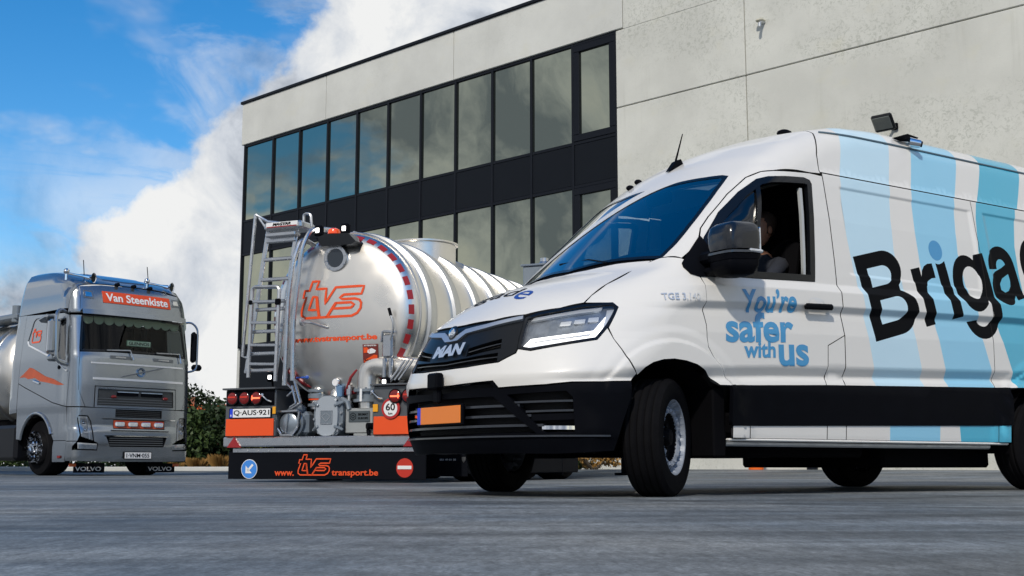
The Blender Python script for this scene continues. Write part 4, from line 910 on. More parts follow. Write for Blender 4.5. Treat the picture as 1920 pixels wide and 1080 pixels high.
M_BAND = mat('satin_steel_band', (.66, .66, .65), .34, 1., var=.05, vs=2)
for i in range(15):
    y = .66+.62*i; MB().lathe([(.94, y-.09), (.985, y-.075), (.992, y-.06), (.992, y+.06), (.985, y+.075), (.94, y+.09)], (TC[0], 0, TC[1]), (0, 1, 0), 80).build('stiffening_ring', M_BAND, tank, 30)
MB().tube([(TC[0]+.952*math.sin(t), .40, TC[1]+.952*math.cos(t)) for t in np.linspace(0, 2*math.pi, 72, endpoint=False)], .012, 6, True).build('head_weld', M_BAND, tank)
# red tape dashes on the rim of the rear head
for i in range(34):
    a = R(360/34*(i+.35)); b = MB(); n = 5; V = []
    if 172 < math.degrees(a) < 205: continue
    for r, o in ((.868, 0), (.912, 0)):
        for q in range(n):
            t = a-R(3.4)+R(6.8)*q/(n-1); V.append((TC[0]+r*math.sin(t), np.interp(r, [p[0] for p in HEADP], [p[1] for p in HEADP])-.006, TC[1]+r*math.cos(t)))
    b.add(V, [(q, q+1, n+q+1, n+q) for q in range(n-1)]).build('reflective_dash', M_REDDASH, tank)
# logo outline as a raised orange band on the head
def on_head(p, e=.006): return Vector((p[0], head_y(*p)-e, p[1]))
def ribbon(name, poly, w, m, par, at, holes=()):
    """a flat outline band of width w following closed polygon(s)"""
    b = MB()
    for pl_ in [poly]+list(holes):
        p = dens(pl_, .05); n = len(p); p = np.array(p); e = np.roll(p, -1, 0)-np.roll(p, 1, 0); e /= np.linalg.norm(e, axis=1)[:, None]; nn_ = np.stack([-e[:, 1], e[:, 0]], 1)*w/2
        b.add([at(q) for q in p+nn_]+[at(q) for q in p-nn_], [(i, (i+1) % n, n+(i+1) % n, n+i) for i in range(n)])
    return b.build(name, m, par)
LOGO = [(-0.372, 2.121), (-0.308, 2.121), (-0.273, 2.221), (-0.182, 2.221), (-0.216, 2.131), (-0.079, 2.131), (-0.09, 1.956), (0.04, 2.137), (0.395, 2.137), (0.368, 2.05), (0.15, 2.05), (0.098, 2.02), (0.134, 2.0), (0.288, 2.0), (0.345, 1.984), (0.368, 1.95), (0.361, 1.89), (0.322, 1.839), (0.253, 1.809), (-0.353, 1.809), (-0.404, 1.843), (-0.404, 1.9), (-0.347, 2.044), (-0.392, 2.044)]
LH1 = [(-0.255, 2.044), (-0.308, 1.9), (-0.195, 1.896), (-0.205, 2.044)]; LH2 = [(0.001, 1.9), (0.242, 1.9), (0.283, 1.932), (0.242, 1.96), (0.052, 1.96)]; LL1 = [(-0.209, 2.044), (-0.167, 1.809), (-0.159, 1.809), (-0.20099999999999998, 2.044)]; LL2 = [(-0.067, 1.809), (0.048, 1.964), (0.055999999999999994, 1.964), (-0.059, 1.809)]
ribbon('logo_outline', LOGO, .028, M_TEXTO, tank, on_head, [LH1, LH2, LL1, LL2])
def head_text(name, s, x0, x1, z0, z1, m, bold=.02):
    V, Fc, E, sz = text2d(s, bold); return link(name, make_mesh(name, [on_head((x0+a*(x1-x0), z0+b*(z1-z0)), .005) for a, b in V], Fc, m, None), tank)
head_text('web_address_lettering', 'www.tvstransport.be', -.53, .56, 1.520, 1.605, M_TEXTO, .04)
# sight port with bracket, lamps and beacon
sp_ = MB().lathe([(.150, .0), (.150, -.03), (.145, -.04), (.108, -.04), (.104, -.03)], (.02, .20, 2.47), (0, 1, 0), 36)
for i in range(8): sp_.cyl((.02+.127*math.cos(i*.785+.2), .165, 2.47+.127*math.sin(i*.785+.2)), (.02+.127*math.cos(i*.785+.2), .152, 2.47+.127*math.sin(i*.785+.2)), .010, n=6)
spo = sp_.build('sight_port', M_ALU, tk); MB().lathe([(.0005, -.028), (.106, -.028)], (.02, .20, 2.47), (0, 1, 0), 36).build('port_glass', glass('port_glass', base=.08, dark=(.02, .025, .03)), spo)
brk = MB().prism([(-.22, .10), (-.10, .14), (.20, .13), (.30, .03), (.24, .0), (-.14, .0)], (.02, .27, 2.60), (1, 0, 0), (0, 0, 1), .17).build('lamp_bracket', M_GLOSSBLK, tk)
for x, z in ((-.185, 2.79), (.16, 2.785)):
    l = MB().box((x, .14, z), (.11, .06, .12), .015).build('work_lamp', M_BLACK, tk); MB().box((x, .105, z), (.048, .012, .054), .006).build('lamp_lens', M_LAMPW, l)
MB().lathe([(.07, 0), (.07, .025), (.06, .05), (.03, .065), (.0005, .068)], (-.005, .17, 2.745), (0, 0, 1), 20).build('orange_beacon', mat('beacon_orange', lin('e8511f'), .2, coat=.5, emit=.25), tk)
# manhole collar and cabinet on top of the tank
MB().lathe([(.42, 0), (.42, .24), (.45, .25), (.45, .27), (.38, .27), (.38, 0)], (.12, 2.05, 2.66), (0, 0, 1), 40).build('manhole_collar', M_STEEL, tk)
cb = MB().box((.55, 5.2, 2.86), (.50, .7, .42), .02).box((.55, 5.2, 3.08), (.56, .76, .03), .01).build('top_cabinet', M_CASTGREY, tk); MB().lathe([(.09, 0), (.09, .06), (.06, .09), (.06, .14), (.0005, .15)], (.50, 5.2, 3.09), (0, 0, 1), 16).build('vent_cap', M_ALU, cb)
MB().tube([(-.25, 1.0, 2.93), (-.25, 10., 2.93)], .02, 6).tube([(-.25, 1., 2.70), (-.25, 1., 2.93)], .018, 6).build('walkway_rail', M_ALU, tk); MB().box((-.55, 5.6, 2.74), (.5, 9.2, .04), .01).build('walkway', M_GALV, tk)
# ladder
ld = thing('x', '', '') if 0 else MB()
yl = -.02
def lx(z, L): return float(np.interp(z, [q[1] for q in L][::-1], [q[0] for q in L][::-1]))
RL, RR = [(-.822, 2.94), (-.857, 2.415), (-.994, 1.221)], [(-.437, 2.84), (-.475, 2.389), (-.604, 1.226)]
lad = MB().bar((-.822, .10, 2.94), (-.994, yl, 1.20), .05, .028, .006, (0, 1, 0)).bar((-.437, .10, 2.92), (-.604, yl, 1.20), .05, .028, .006, (0, 1, 0)).build('ladder', M_ALU, tk)
yl_ = lambda z: .10-(2.94-z)/1.74*.12
for i, z in enumerate((2.729, 2.505, 2.272, 2.018, 1.931, 1.681, 1.432, 1.245)):
    a, b = lx(z, RL), lx(z, RR); MB().box(((a+b)/2, yl_(z)-.005, z-.015), (b-a, .06, .036 if i else .06), .006).build('rung', M_ALU, lad)
sl_ = MB().tube(fillet([(-.935, -.06, 1.15), (-.915, -.06, 2.166), (-.555, -.06, 2.15), (-.575, -.06, 1.10)], .05), .022, 8).build('sliding_ladder', M_ALU, tk)
for z in (1.761, 1.511, 1.30, 2.0): MB().bar((-.915, -.065, z), (-.57, -.065, z-.012), .035, .03, .005).build('rung', M_ALU, sl_)
MB().box((-.56, -.075, 1.98), (.06, .05, .07), .01).box((-.92, -.075, 1.99), (.04, .05, .05), .01).build('slider_clamp', M_BLACK, sl_)
MB().tube([(-.948, .0, 3.015), (-1.054, -.02, 1.392), (-.975, -.02, 1.372)], .019, 8).build('handrail_pole', M_ALU, tk)
MB().tube([(-.948, .0, 3.01), (-.82, .05, 2.93), (-.45, .8, 2.95)], .018, 8).tube([(-.90, .0, 2.97), (-.80, .06, 2.80)], .014, 6).build('folding_handrail', M_GALV, tk)
MB().tube(fillet([(-.31, .25, 2.65), (-.359, .05, 2.713), (-.40, -.03, 2.45), (-.443, -.05, 2.03), (-.459, -.05, 1.05)], .1), .027, 10).build('handrail_tube', M_ALU, tk)
MB().tube(fillet([(-.20, .5, 2.86), (-.237, .05, 2.80), (-.282, -.05, 2.57), (-.361, -.06, 1.75), (-.350, -.06, 1.10)], .1), .027, 10).build('handrail_tube', M_ALU, tk)
MB().box((-.58, .14, 2.86), (.50, .30, .085), .02).box((-.60, .04, 2.76), (.40, .12, .05), .01).build('ladder_platform', M_ALU, tk)
pf = MB().box((-.58, -.013, 2.868), (.42, .006, .06), .002).build('maker_plate', M_WHITEP, tk); MB().box((-.58, -.018, 2.845), (.40, .004, .012)).build('plate_stripe', M_REDDASH, pf); letter('maker_lettering', 'MAGYAR', (-.70, -.017, 2.858), (1, 0, 0), (0, 0, 1), .24, .032, M_LET, pf, .03, .3)
MB().tube(fillet([(-.374, .12, 2.85), (-.379, .12, 3.0), (-.284, .12, 2.99), (-.27, .12, 2.84)], .04), .016, 8).build('grab_loop', M_ALU, tk)
MB().tube([(-.30, .0, 1.75), (-.18, .0, 1.74), (-.05, .15, 1.69)], .014, 6).lathe([(.001, -.02), (.04, -.015), (.045, .015), (.001, .02)], (-.27, -.02, 1.745), (1, 0, 0), 14).build('stay_clamp', M_GALV, tk)
# lamp boxes, lamps, plate
M_BOX = mat('grey_lamp_box', (.12, .13, .14), .4, .5, var=.1)
def lampbox(x0, x1):
    b = MB().box(((x0+x1)/2, .24, .76), (x1-x0, .44, .52), .01).box(((x0+x1)/2, .22, 1.03), (x1-x0+.03, .50, .02), .004); return b.build('lamp_box', M_BOX, tk)
lb1 = lampbox(-1.29, -.615); lb2 = lampbox(.62, 1.29)
MB().box((-.952, .014, .925), (.64, .012, .17), .004).build('lamp_strip', M_BLACK, lb1); MB().box((-.95, .012, .60), (.64, .012, .19), .004).build('orange_panel', M_ORANGE, lb1)
MB().box((.955, .012, .60), (.64, .012, .19), .004).build('orange_panel', M_ORANGE, lb2)
def rlamp(x, z, par, lit=0):
    o = MB().lathe([(.078, .0), (.078, -.03), (.070, -.04), (.064, -.034)], (x, .012, z), (0, 1, 0), 28).build('tail_lamp', M_GLOSSBLK, tk)
    MB().lathe([(.0005, -.042), (.03, -.044), (.055, -.040), (.067, -.032)], (x, .012, z), (0, 1, 0), 28).build('lamp_lens', M_REDLENS, o)
    if lit: MB().box((x+.005, -.034, z-.002), (.11, .006, .016), .004).box((x+(.045 if lit > 1 else -.045), -.034, z), (.012, .006, .05), .004).build('light_bar', M_LAMPR, o)
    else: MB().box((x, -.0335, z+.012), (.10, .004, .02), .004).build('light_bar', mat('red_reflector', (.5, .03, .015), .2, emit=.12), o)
for i, x in enumerate((-1.172, -1.010, -.852)): rlamp(x, .924, lb1, 1 if i == 2 else 0)
for i, x in enumerate((.905, 1.06, 1.21)): rlamp(x, .905, lb2, 2 if i == 0 else 0)
pb = MB().box((-.94, .004, .758), (.565, .012, .112), .003).build('number_plate', M_BLACK, tk); MB().box((-.918, -.004, .758), (.50, .006, .096), .002).build('plate_face', M_WHITEP, pb); MB().box((-1.19, -.004, .758), (.04, .006, .096), .002).build('plate_band', mat('plate_blue', lin('1f3fd0'), .4), pb)
letter('plate_lettering', 'Q\u00b7AUS\u00b7921', (-1.155, -.0075, .726), (1, 0, 0), (0, 0, 1), .475, .066, M_LET, pb, .012, th=.002); letter('country_letter', 'B', (-1.198, -.0075, .722), (1, 0, 0), (0, 0, 1), .016, .022, M_WHITEP, pb, .01, th=.002)
for x, p in ((-.628, lb1), (.655, lb2)): MB().box((x, .012, .785), (.04 if x < 0 else .06, .012, .08), .002).build('hook_sticker', M_YEL, p)
sg = MB().lathe([(.0005, -.010), (.108, -.010), (.110, -.006), (.110, 0)], (.85, .0, .776), (0, 1, 0), 36).build('speed_sign', mat('sign_red', (.45, .02, .02), .35), tk); MB().lathe([(.0005, -.013), (.082, -.013), (.082, -.006)], (.85, 0, .776), (0, 1, 0), 36).build('sign_face', M_WHITEP, sg)
letter('sign_number', '60', (.795, -.0135, .755), (1, 0, 0), (0, 0, 1), .11, .075, M_LET, sg, .015, th=.002); letter('sign_unit', 'km', (.825, -.0135, .712), (1, 0, 0), (0, 0, 1), .05, .025, M_LET, sg, .02, th=.002)
for x, p in ((-.70, lb1), (.70, lb2)): MB().tube([(x-.09, -.005, .93), (x-.05, -.04, .95), (x+.0, -.03, .90), (x+.05, -.01, .88)], .012, 6).ball((x-.06, -.03, .955), .022, 6).build('tie_ring', M_CHROME, p)
for x, z in ((-.725, 1.155), (.735, 1.065)):
    l = MB().box((x, .08, z), (.10, .06, .10), .015).tube([(x, .1, z-.04), (x, .12, 1.03)], .012, 6).build('work_lamp', M_BLACK, tk); MB().box((x, .045, z), (.046, .012, .046), .006).build('lamp_lens', M_LAMPW, l)
# bumper, triangles, flap with signs and lettering
MB().box((0, .055, .441), (2.60, .10, .107), .012).build('rear_bumper', M_ALU, tk); st2 = MB().box((0, .04, .347), (2.36, .012, .045), .003).build('flap_rail', M_ALU, tk)
for i in range(17): 
    x = -1.12+.14*i; MB().cyl((x, .034, .34), (x, .028, .34), .009, n=6).build('bolt', M_GALV, st2)
for x in (-1.137, 1.10):
    t_ = MB().prism([(-.095, .0), (.095, .0), (.0, .118)], (x, .002, .379), (1, 0, 0), (0, 0, 1), .012).build('warning_triangle', M_REDDASH, tk)
fp_ = MB().box((0, .055, .19), (2.49, .018, .315), .004).build('spray_flap', M_BLKFLAP, tk)
def rsign(x, z, r, m, par): return MB().lathe([(.0005, -.004), (r, -.004), (r, 0)], (x, .045, z), (0, 1, 0), 36).build('road_sign_disc', m, par)
s1 = rsign(-.957, .142, .107, M_WHITEP, fp_); MB().lathe([(.0005, -.006), (.100, -.006), (.1, -.003)], (-.957, .045, .142), (0, 1, 0), 36).build('sign_face', mat('sign_blue', lin('3f86d8'), .4), fp_)
ar = MB(); a0 = Vector((-.957, .037, .142)); dx = Vector((-.707, 0, -.707)); dn = Vector((-.707, 0, .707))
ar.add([a0-dx*.07+dn*.013, a0-dx*.07-dn*.013, a0+dx*.03-dn*.013, a0+dx*.03+dn*.013], [(0, 1, 2, 3)]).add([a0+dx*.065, a0+dx*.065-Vector((-.05*0-.085, 0, 0)), a0+dx*.065-Vector((0, 0, -.085))], [(0, 1, 2)]); ar.build('sign_arrow', M_WHITEP, fp_)
rsign(1.0, .156, .100, mat('no_entry_red', (.50, .03, .015), .4), fp_); MB().box((1.0, .0385, .16), (.165, .006, .037), .002).build('sign_bar', M_WHITEP, fp_)
letter('flap_lettering', 'www.', (-.62, .043, .069), (1, 0, 0), (0, 0, 1), .25, .05, M_TEXTO, fp_, .02, th=.003); letter('flap_lettering', 'transport.be', (.111, .043, .055), (1, 0, 0), (0, 0, 1), .571, .085, M_TEXTO, fp_, .02, th=.003)
fl_ = lambda p: Vector((-.32+(p[0]+.415)/.811*.417, .040, .070+(p[1]-1.79)/.431*.226))
def fl_poly(L): return [tuple(np.array([fl_(q)[0], fl_(q)[2]])) for q in L]
ribbon('flap_logo', fl_poly(LOGO), .014, M_TEXTO, fp_, lambda q: Vector((q[0], .040, q[1])), [fl_poly(LH1), fl_poly(LH2), fl_poly(LL1), fl_poly(LL2)])
# pump, valves, pipes
def ovalplate(cx, cz, w, h, n=40): return [(cx+w*math.copysign(abs(math.cos(t))**.7, math.cos(t)), cz+h*math.copysign(abs(math.sin(t))**.8, math.sin(t))) for t in np.linspace(0, 2*math.pi, n, endpoint=False)]
pu = MB().prism(ovalplate(.005, .715, .185, .225), (0, .36, 0), (1, 0, 0), (0, 0, 1), .24).build('pump_casing', M_CASTGREY, tk)
MB().prism(ovalplate(.005, .715, .140, .215), (0, .13, 0), (1, 0, 0), (0, 0, 1), .05).build('pump_cover', mat('pump_cover_grey', (.40, .44, .48), .4, .3, var=.06), pu)
MB().box((.005, .077, .70), (.15, .006, .15), .003).build('cover_badge', M_CASTGREY, pu); ribbon('badge_rim', [(-.065, .63), (.075, .63), (.075, .77), (-.065, .77)], .010, M_ALU, pu, lambda q: Vector((q[0], .071, q[1])), [[(-.05, .71), (.005, .655), (.06, .71), (.005, .745)]])
for i in range(14):
    t = 2*math.pi*i/14+.1; x, z = .005+.170*math.copysign(abs(math.cos(t))**.7, math.cos(t)), .715+.208*math.copysign(abs(math.sin(t))**.8, math.sin(t)); MB().cyl((x, .12, z), (x, .095, z), .014, n=6).build('cover_bolt', M_ALU, pu)
for sx in (-1, 1):
    for sz in (-1, 1): MB().bar((.005+sx*.10, .07, .715+sz*.11), (.005+sx*.19, .12, .715+sz*.15), .03, .03, .008).build('cover_clamp', M_CASTGREY, pu)
MB().tube([(-.02, .3, .90), (-.01, .32, 1.0), (.01, .45, 1.08)], .075, 14).build('pump_outlet', M_STEEL, tk)
gg = MB().lathe([(.0005, -.02), (.042, -.02), (.046, -.012), (.046, .01), (.0005, .01)], (.045, .2, 1.085), (0, 1, 0), 20).tube([(.045, .2, 1.04), (.06, .2, .93)], .012, 6).build('pressure_gauge', M_CHROME, tk); MB().lathe([(.0005, -.023), (.036, -.023)], (.045, .2, 1.085), (0, 1, 0), 20).build('gauge_face', M_WHITEP, gg)
MB().box((.085, .22, .985), (.07, .06, .13), .012).build('regulator', mat('regulator_blue', (.12, .22, .36), .4), tk)
MB().tube([(.20, .22, .80), (.205, .22, 1.05)], .018, 8).cyl((.20, .22, .95), (.2, .22, 1.01), .03, n=10).cyl((.2, .22, .84), (.2, .22, .88), .03, n=8).build('ball_valve', M_GALV, tk)
MB().tube([(.13, .2, .90), (.22, .16, .86), (.25, .15, .78)], .028, 10).build('bypass_pipe', M_CASTGREY, tk)
# big elbow with flange, valve housing, control box
el = fillet([(.40, .30, .98), (.40, .30, 1.27), (1.20, .34, 1.19)], .24, 8); MB().tube(el, .128, 22).build('discharge_elbow', M_STEEL, tk)
hv = MB().lathe([(.13, 0), (.165, .0), (.165, .03), (.13, .03), (.13, .11), (.165, .11), (.165, .14), (.12, .14)], (.40, .30, .865), (0, 0, 1), 30)
for i in range(10): hv.cyl((.40+.148*math.cos(i*.628), .30+.148*math.sin(i*.628), .985), (.40+.148*math.cos(i*.628), .30+.148*math.sin(i*.628), 1.02), .012, n=6)
hv.build('pipe_flange', M_CASTGREY, tk); MB().box((.40, .135, .935), (.03, .01, .14), .003).build('flange_tag', M_WHITEP, tk); MB().cyl((.40, .3, .78), (.40, .3, .87), .11, n=24).build('pipe_stub', M_STEEL, tk)
cbx = MB().box((.375, .30, .66), (.35, .30, .27), .01).box((.42, .30, .575), (.25, .28, .17), .01).build('valve_box', mat('brushed_box', (.52, .53, .51), .4, .8, var=.06), tk); cp = MB().box((.378, .143, .705), (.26, .008, .12), .004).build('maker_plate', mat('plate_grey', (.10, .12, .13), .4, .5), cbx)
letter('plate_lettering', 'BRUMAT', (.37, .138, .715), (1, 0, 0), (0, 0, 1), .12, .025, M_LET, cp, .02, th=.002); letter('plate_lettering', 'EUROPE', (.37, .138, .675), (1, 0, 0), (0, 0, 1), .12, .022, M_LET, cp, .02, th=.002); ribbon('plate_emblem', [(.305+.04*math.cos(R(60*i+30)), .705+.04*math.sin(R(60*i+30))) for i in range(6)], .008, M_LET, cp, lambda q: Vector((q[0], .137, q[1])), [[(.305+.016*math.cos(R(30*i)), .705+.016*math.sin(R(30*i))) for i in range(12)]])
MB().cyl((.55, .16, .60), (.50, .10, .60), .035, n=10).cyl((.50, .13, .56), (.53, .10, .50), .022, n=8).build('drain_cock', M_BLACK, tk)
# left inlet valve with cap
vl = MB().lathe([(.15, .0), (.165, .02), (.165, .08), (.14, .10), (.14, .26)], (-.48, .10, .64), (0, 1, 0), 28).box((-.40, .28, .64), (.22, .24, .27), .04).build('inlet_valve', M_CASTGREY, tk)
MB().lathe([(.0005, -.02), (.09, -.015), (.115, .0), (.12, .02)], (-.49, .09, .64), (0, 1, 0), 28).build('inlet_cap', mat('cap_steel', (.35, .40, .45), .3, .8), vl); MB().bar((-.50, .06, .54), (-.475, .06, .74), .02, .015, .004).build('cap_bar', M_ALU, vl)
for x0, z0, x1, z1 in ((-.66, .77, -.36, .78), (-.66, .76, -.64, .60), (-.34, .77, -.36, .60), (-.64, .60, -.57, .52), (-.36, .60, -.43, .52), (-.59, .515, -.41, .515)): MB().bar((x0, .08, z0), (x1, .08, z1), .035, .030, .008).build('cap_clamp', M_ALU, vl)
MB().lathe([(.10, .0), (.10, .05), (.03, .1), (.0005, .1)], (-.46, .22, .77), (0, 0, 1), 20).build('valve_dome', M_CASTGREY, vl)
MB().tube([(-.255, .30, .80), (-.255, .30, .95), (-.24, .33, 1.02), (-.18, .45, 1.10)], .078, 16).build('suction_pipe', M_STEEL, tk)
fg = MB()
for z, h in ((.92, .05), (.99, .03), (.83, .03)): fg.cyl((-.255, .30, z), (-.255, .30, z+h), .105, n=20)
fg.build('pipe_flange', M_CASTGREY, tk); MB().cyl((-.255, .30, .900), (-.255, .30, .915), .10, n=20).build('flange_gasket', M_ORANGE, tk)
lv = MB()
for p in (((-.52, .1, .94), (-.44, .1, 1.00)), ((-.46, .1, 1.06), (-.40, .1, .86)), ((-.40, .1, .86), (-.48, .1, .82)), ((-.42, .08, 1.12), (-.33, .08, .86)), ((-.33, .08, .86), (-.45, .08, .80)), ((-.56, .12, 1.10), (-.42, .12, .98))): lv.bar(*p, .045, .02, .006)
lv.build('lever_linkage', M_ALU, tk); MB().ball((-.28, .12, 1.145), .022, 6).tube([(-.42, .12, 1.145), (-.28, .12, 1.145)], .010, 6).build('lever_knob', mat('knob_blue', (.03, .10, .45), .4), tk)
gv = MB().box((.71, .16, 1.46), (.13, .05, .26), .02).bar((.66, .14, 1.62), (.80, .14, 1.60), .03, .03, .01).bar((.655, .14, 1.62), (.64, .14, 1.50), .03, .025, .008).bar((.68, .15, 1.33), (.68, .15, 1.10), .04, .04, .008).bar((.755, .15, 1.33), (.755, .15, 1.10), .04, .04, .008).build('gate_valve', M_ALU, tk)
MB().tube([(.76, .12, 1.52), (.80, .11, 1.63), (.805, .10, 1.70), (.775, .10, 1.78)], .012, 8).build('valve_lever', M_ALU, gv); MB().tube([(.775, .10, 1.78), (.75, .10, 1.86)], .018, 8).build('lever_grip', M_BLACK, gv)
for q in range(3): MB().bar((.78+.05*q, .10, 1.08), (.95+.05*q, .12, 1.30), .022, .022, .005).build('tie_bar', M_ALU, tk)
hsb = [(.30, .22, 1.22), (.22, .22, 1.14), (.16, .24, 1.02), (.10, .3, .97)]; MB().tube(hsb, .016, 8).build('red_hose', M_REDHOSE, tk)
MB().tube([(-.62, .25, 1.24), (-.40, .3, 1.08), (-.10, .32, 1.00), (.12, .3, .97), (.52, .3, 1.02)], .026, 8).build('red_hose', M_REDHOSE, tk)
MB().box((0, .75, .98), (1.5, .5, .14), .03).box((0, .7, .72), (1.3, .3, .4), .03).build('rear_frame', M_DARK, tk)
# sticker
stk = MB(); sp0 = [(x, z) for z in (1.262, 1.30, 1.34, 1.38, 1.42, 1.46, 1.49) for x in (.388, .478, .567)]
stk.add([on_head(p, .008) for p in sp0], [(3*j+i, 3*j+i+1, 3*j+i+4, 3*j+i+3) for j in range(6) for i in range(2)]); sto = stk.build('warning_sticker', mat('sticker_red', (.16, .02, .015), .5), tk)
def hp_(name, P, m): MB().add([on_head(p, .012) for p in P], [tuple(range(len(P)))]).build(name, m, sto)
hp_('sticker_panel', [(.40, 1.395), (.40, 1.455), (.44, 1.455), (.47, 1.43), (.47, 1.40)], M_ORANGE); hp_('sticker_panel', [(.40, 1.275), (.40, 1.315), (.52, 1.375), (.556, 1.37), (.556, 1.275)], M_ORANGE); hp_('sticker_vehicle', [(.445, 1.40), (.45, 1.43), (.50, 1.445), (.545, 1.42), (.53, 1.395), (.47, 1.385)], M_WHITEP)
for t_, z, h, m in (('ATTENTION', 1.466, .016, M_WHITEP), ('ANGLES', 1.305, .02, M_LET), ('MORTS', 1.28, .018, M_LET)):
    V, Fc, E, sz = text2d(t_, .03); link('sticker_lettering', make_mesh('sticker_lettering', [on_head((.405+a*.145, z+b*h), .014) for a, b in V], Fc, m, None), sto)
# chassis, wheels, mudflaps, legs
MB().box((-.45, 5.4, .98), (.10, 9.6, .22), .02).box((.45, 5.4, .98), (.10, 9.6, .22), .02).build('chassis_rail', M_DARK, tk)
MB().box((1.05, 5.4, .62), (.06, 2.6, .5), .02).box((-1.05, 5.4, .62), (.06, 2.6, .5), .02).build('side_guard', M_BLACK, tk)
MB().box((1.26, 2.75, .52), (.03, 3.5, .86), .01).build('wheel_skirt', M_BLKFLAP, tk)
ME_TT = tyre_mesh(.50, .29, .38, 'tyre'); ME_TR = rim_mesh(.29, 1.6, 10, .235, .022, 'wheel', mat('dull_wheel_paint', (.08, .085, .09), .6))
for y in (1.75, 3.05, 4.35):
    MB().cyl((-.95, y, .5), (.95, y, .5), .07, n=12).build('axle', M_DARK, tk)
    for sx in (-1, 1):
        w = link('wheel', ME_TR, tk, (sx*1.14, y, .50), (0, 0, R(-90 if sx > 0 else 90))); link('tyre', ME_TT, w, (0, -.16, 0))
        MB().lathe([(.56, -.22), (.56, .22)], (sx*1.0, y, .5), (1, 0, 0), 20, a0=-85, a1=85).build('mudguard', M_BLACK, tk)
for sx in (-1, 1):
    for y in (.98, 3.9):
        f = MB().box((sx*1.0, y, .29), (.56, .012, .46), .003).build('mudflap', M_BLKFLAP, tk)
        if sx > 0 and y < 2:
            letter('mudflap_lettering', '051 49 01 50', (.94, y-.012, .235), (1, 0, 0), (0, 0, 1), .20, .020, M_WHITEP, f, .0, th=.002)
            MB().prism([(-.025, .03), (.025, .03), (.022, -.005), (0, -.035), (-.022, -.005)], (1.235, y-.008, .245), (1, 0, 0), (0, 0, 1), .002).build('mudflap_shield', M_ALU, f)
for sx in (-1, 1): MB().box((sx*.6, 8.6, .5), (.12, .14, .9), .02).box((sx*.6, 8.6, .04), (.3, .3, .04), .01).build('landing_leg', M_DARK, tk)
# ---------------------------------------------------------------- silver lorry on the left (x rearward from the nose, y to its right = the visible flank, z up)
tr = thing('lorry_tractor', 'silver lorry tractor with orange name board above its windscreen, parked at left', 'lorry', (-6.797, 22.032, 0), R(137.9))
M_SIL = mat('silver_metallic_paint', (.33, .36, .39), .21, .88, coat=.7, var=.04, vs=2); M_SILD = mat('silver_trim', (.20, .215, .23), .35, .7, var=.06); M_MESH = mat('grille_mesh', (.07, .075, .08), .4, .6, var=.5, vs=60)
M_TGL = glass('lorry_windscreen', (.55, .62, .58), base=.0, grow=.45); M_TSG = glass('lorry_side_glass', (.75, .8, .8), base=.10, grow=.8)
TF = {s: Surf(TRKB, 'R', s, ax=1.6) for s in (1,)}[1]; TS = {s: Surf(TRKB, 'S', s) for s in (-1, 1)}; TTP = Surf(TRKB, 'T', 1, zc=2.6)
SHUT.append(M_SIL); M_WCH = mat('bright_trim', (.85, .86, .87), .2, .5, var=.03)
def fp3(name, P, m, par=None, off=0., **k):
    k.setdefault('d', .05); k.setdefault('g', .07); return panel(name, TF, P, m, par or tr, uv=True, off=off, **k)
def mirr(P): return [(-y, z) for y, z in P[::-1]]
def sym(h): return h+[(-y, z) for y, z in h[::-1] if abs(y) > 1e-6]
# front, as (y, z)
WSy = sym([(0, 2.225), (.6, 2.22), (1.06, 2.20), (1.085, 2.24), (1.03, 2.84), (.99, 2.88), (.5, 2.90), (0, 2.905)])
hd_ = sym([(0, 2.915), (.5, 2.91), (1.0, 2.89), (1.06, 2.95), (1.02, 3.40), (.6, 3.46), (0, 3.48)])
ws_ = fp3('windscreen', WSy, M_TGL, d=.06, g=.09, flange=0, off=-.01)
fp3('windscreen_seal', WSy, M_GLOSSBLK, holes=[inset(WSy, .035)], off=.002, gap=0)
hdr = fp3('header_panel', hd_, M_SIL)
MB().add([tuple(p) for p in TF.map([(y, 2.93) for y in np.linspace(-1.06, 1.06, 20)])]+[tuple(p-np.array([.11, 0, .05])) for p in TF.map([(y, 2.93) for y in np.linspace(-1.06, 1.06, 20)])]+[tuple(p-np.array([.09, 0, -.02])) for p in TF.map([(y, 2.95) for y in np.linspace(-1.06, 1.06, 20)])], [(i, i+1, 21+i, 20+i) for i in range(19)]+[(20+i, 21+i, 41+i, 40+i) for i in range(19)]+[(40+i, 41+i, i+1, i) for i in range(19)]).build('sun_visor', M_SIL, tr)
sgn_ = fp3('name_board', [(-.76, 3.115), (.64, 3.115), (.64, 3.335), (-.76, 3.335)], mat('board_orange', lin('d9481c'), .4, var=.04), off=.012)
panel_text('name_lettering', TF, 'Van Steenkiste', [(.58, 3.15), (-.70, 3.15), (.58, 3.30)], M_WHITEP, sgn_, bold=.025, off=.018, g=.2)
for sg_ in (1, -1):
    m_ = fp3('marker_lamp', [(sg_*.80, 3.17), (sg_*.99, 3.18), (sg_*.98, 3.33), (sg_*.82, 3.32)], M_SILD, off=.006); fp3('lamp_lens', [(sg_*.83, 3.20), (sg_*.96, 3.205), (sg_*.95, 3.30), (sg_*.84, 3.29)], M_CHROME, m_, off=.014)
for y in (.28, -.06, -.40): MB().box((.47, y, 3.50), (.14, .06, .07), .02).build('roof_lamp', M_BLACK, tr)
fpn = sym([(0, 2.215), (.6, 2.21), (1.07, 2.19), (1.10, 1.9), (1.09, 1.5), (.99, 1.215), (.8, 1.20), (.80, 1.575), (0, 1.575)])
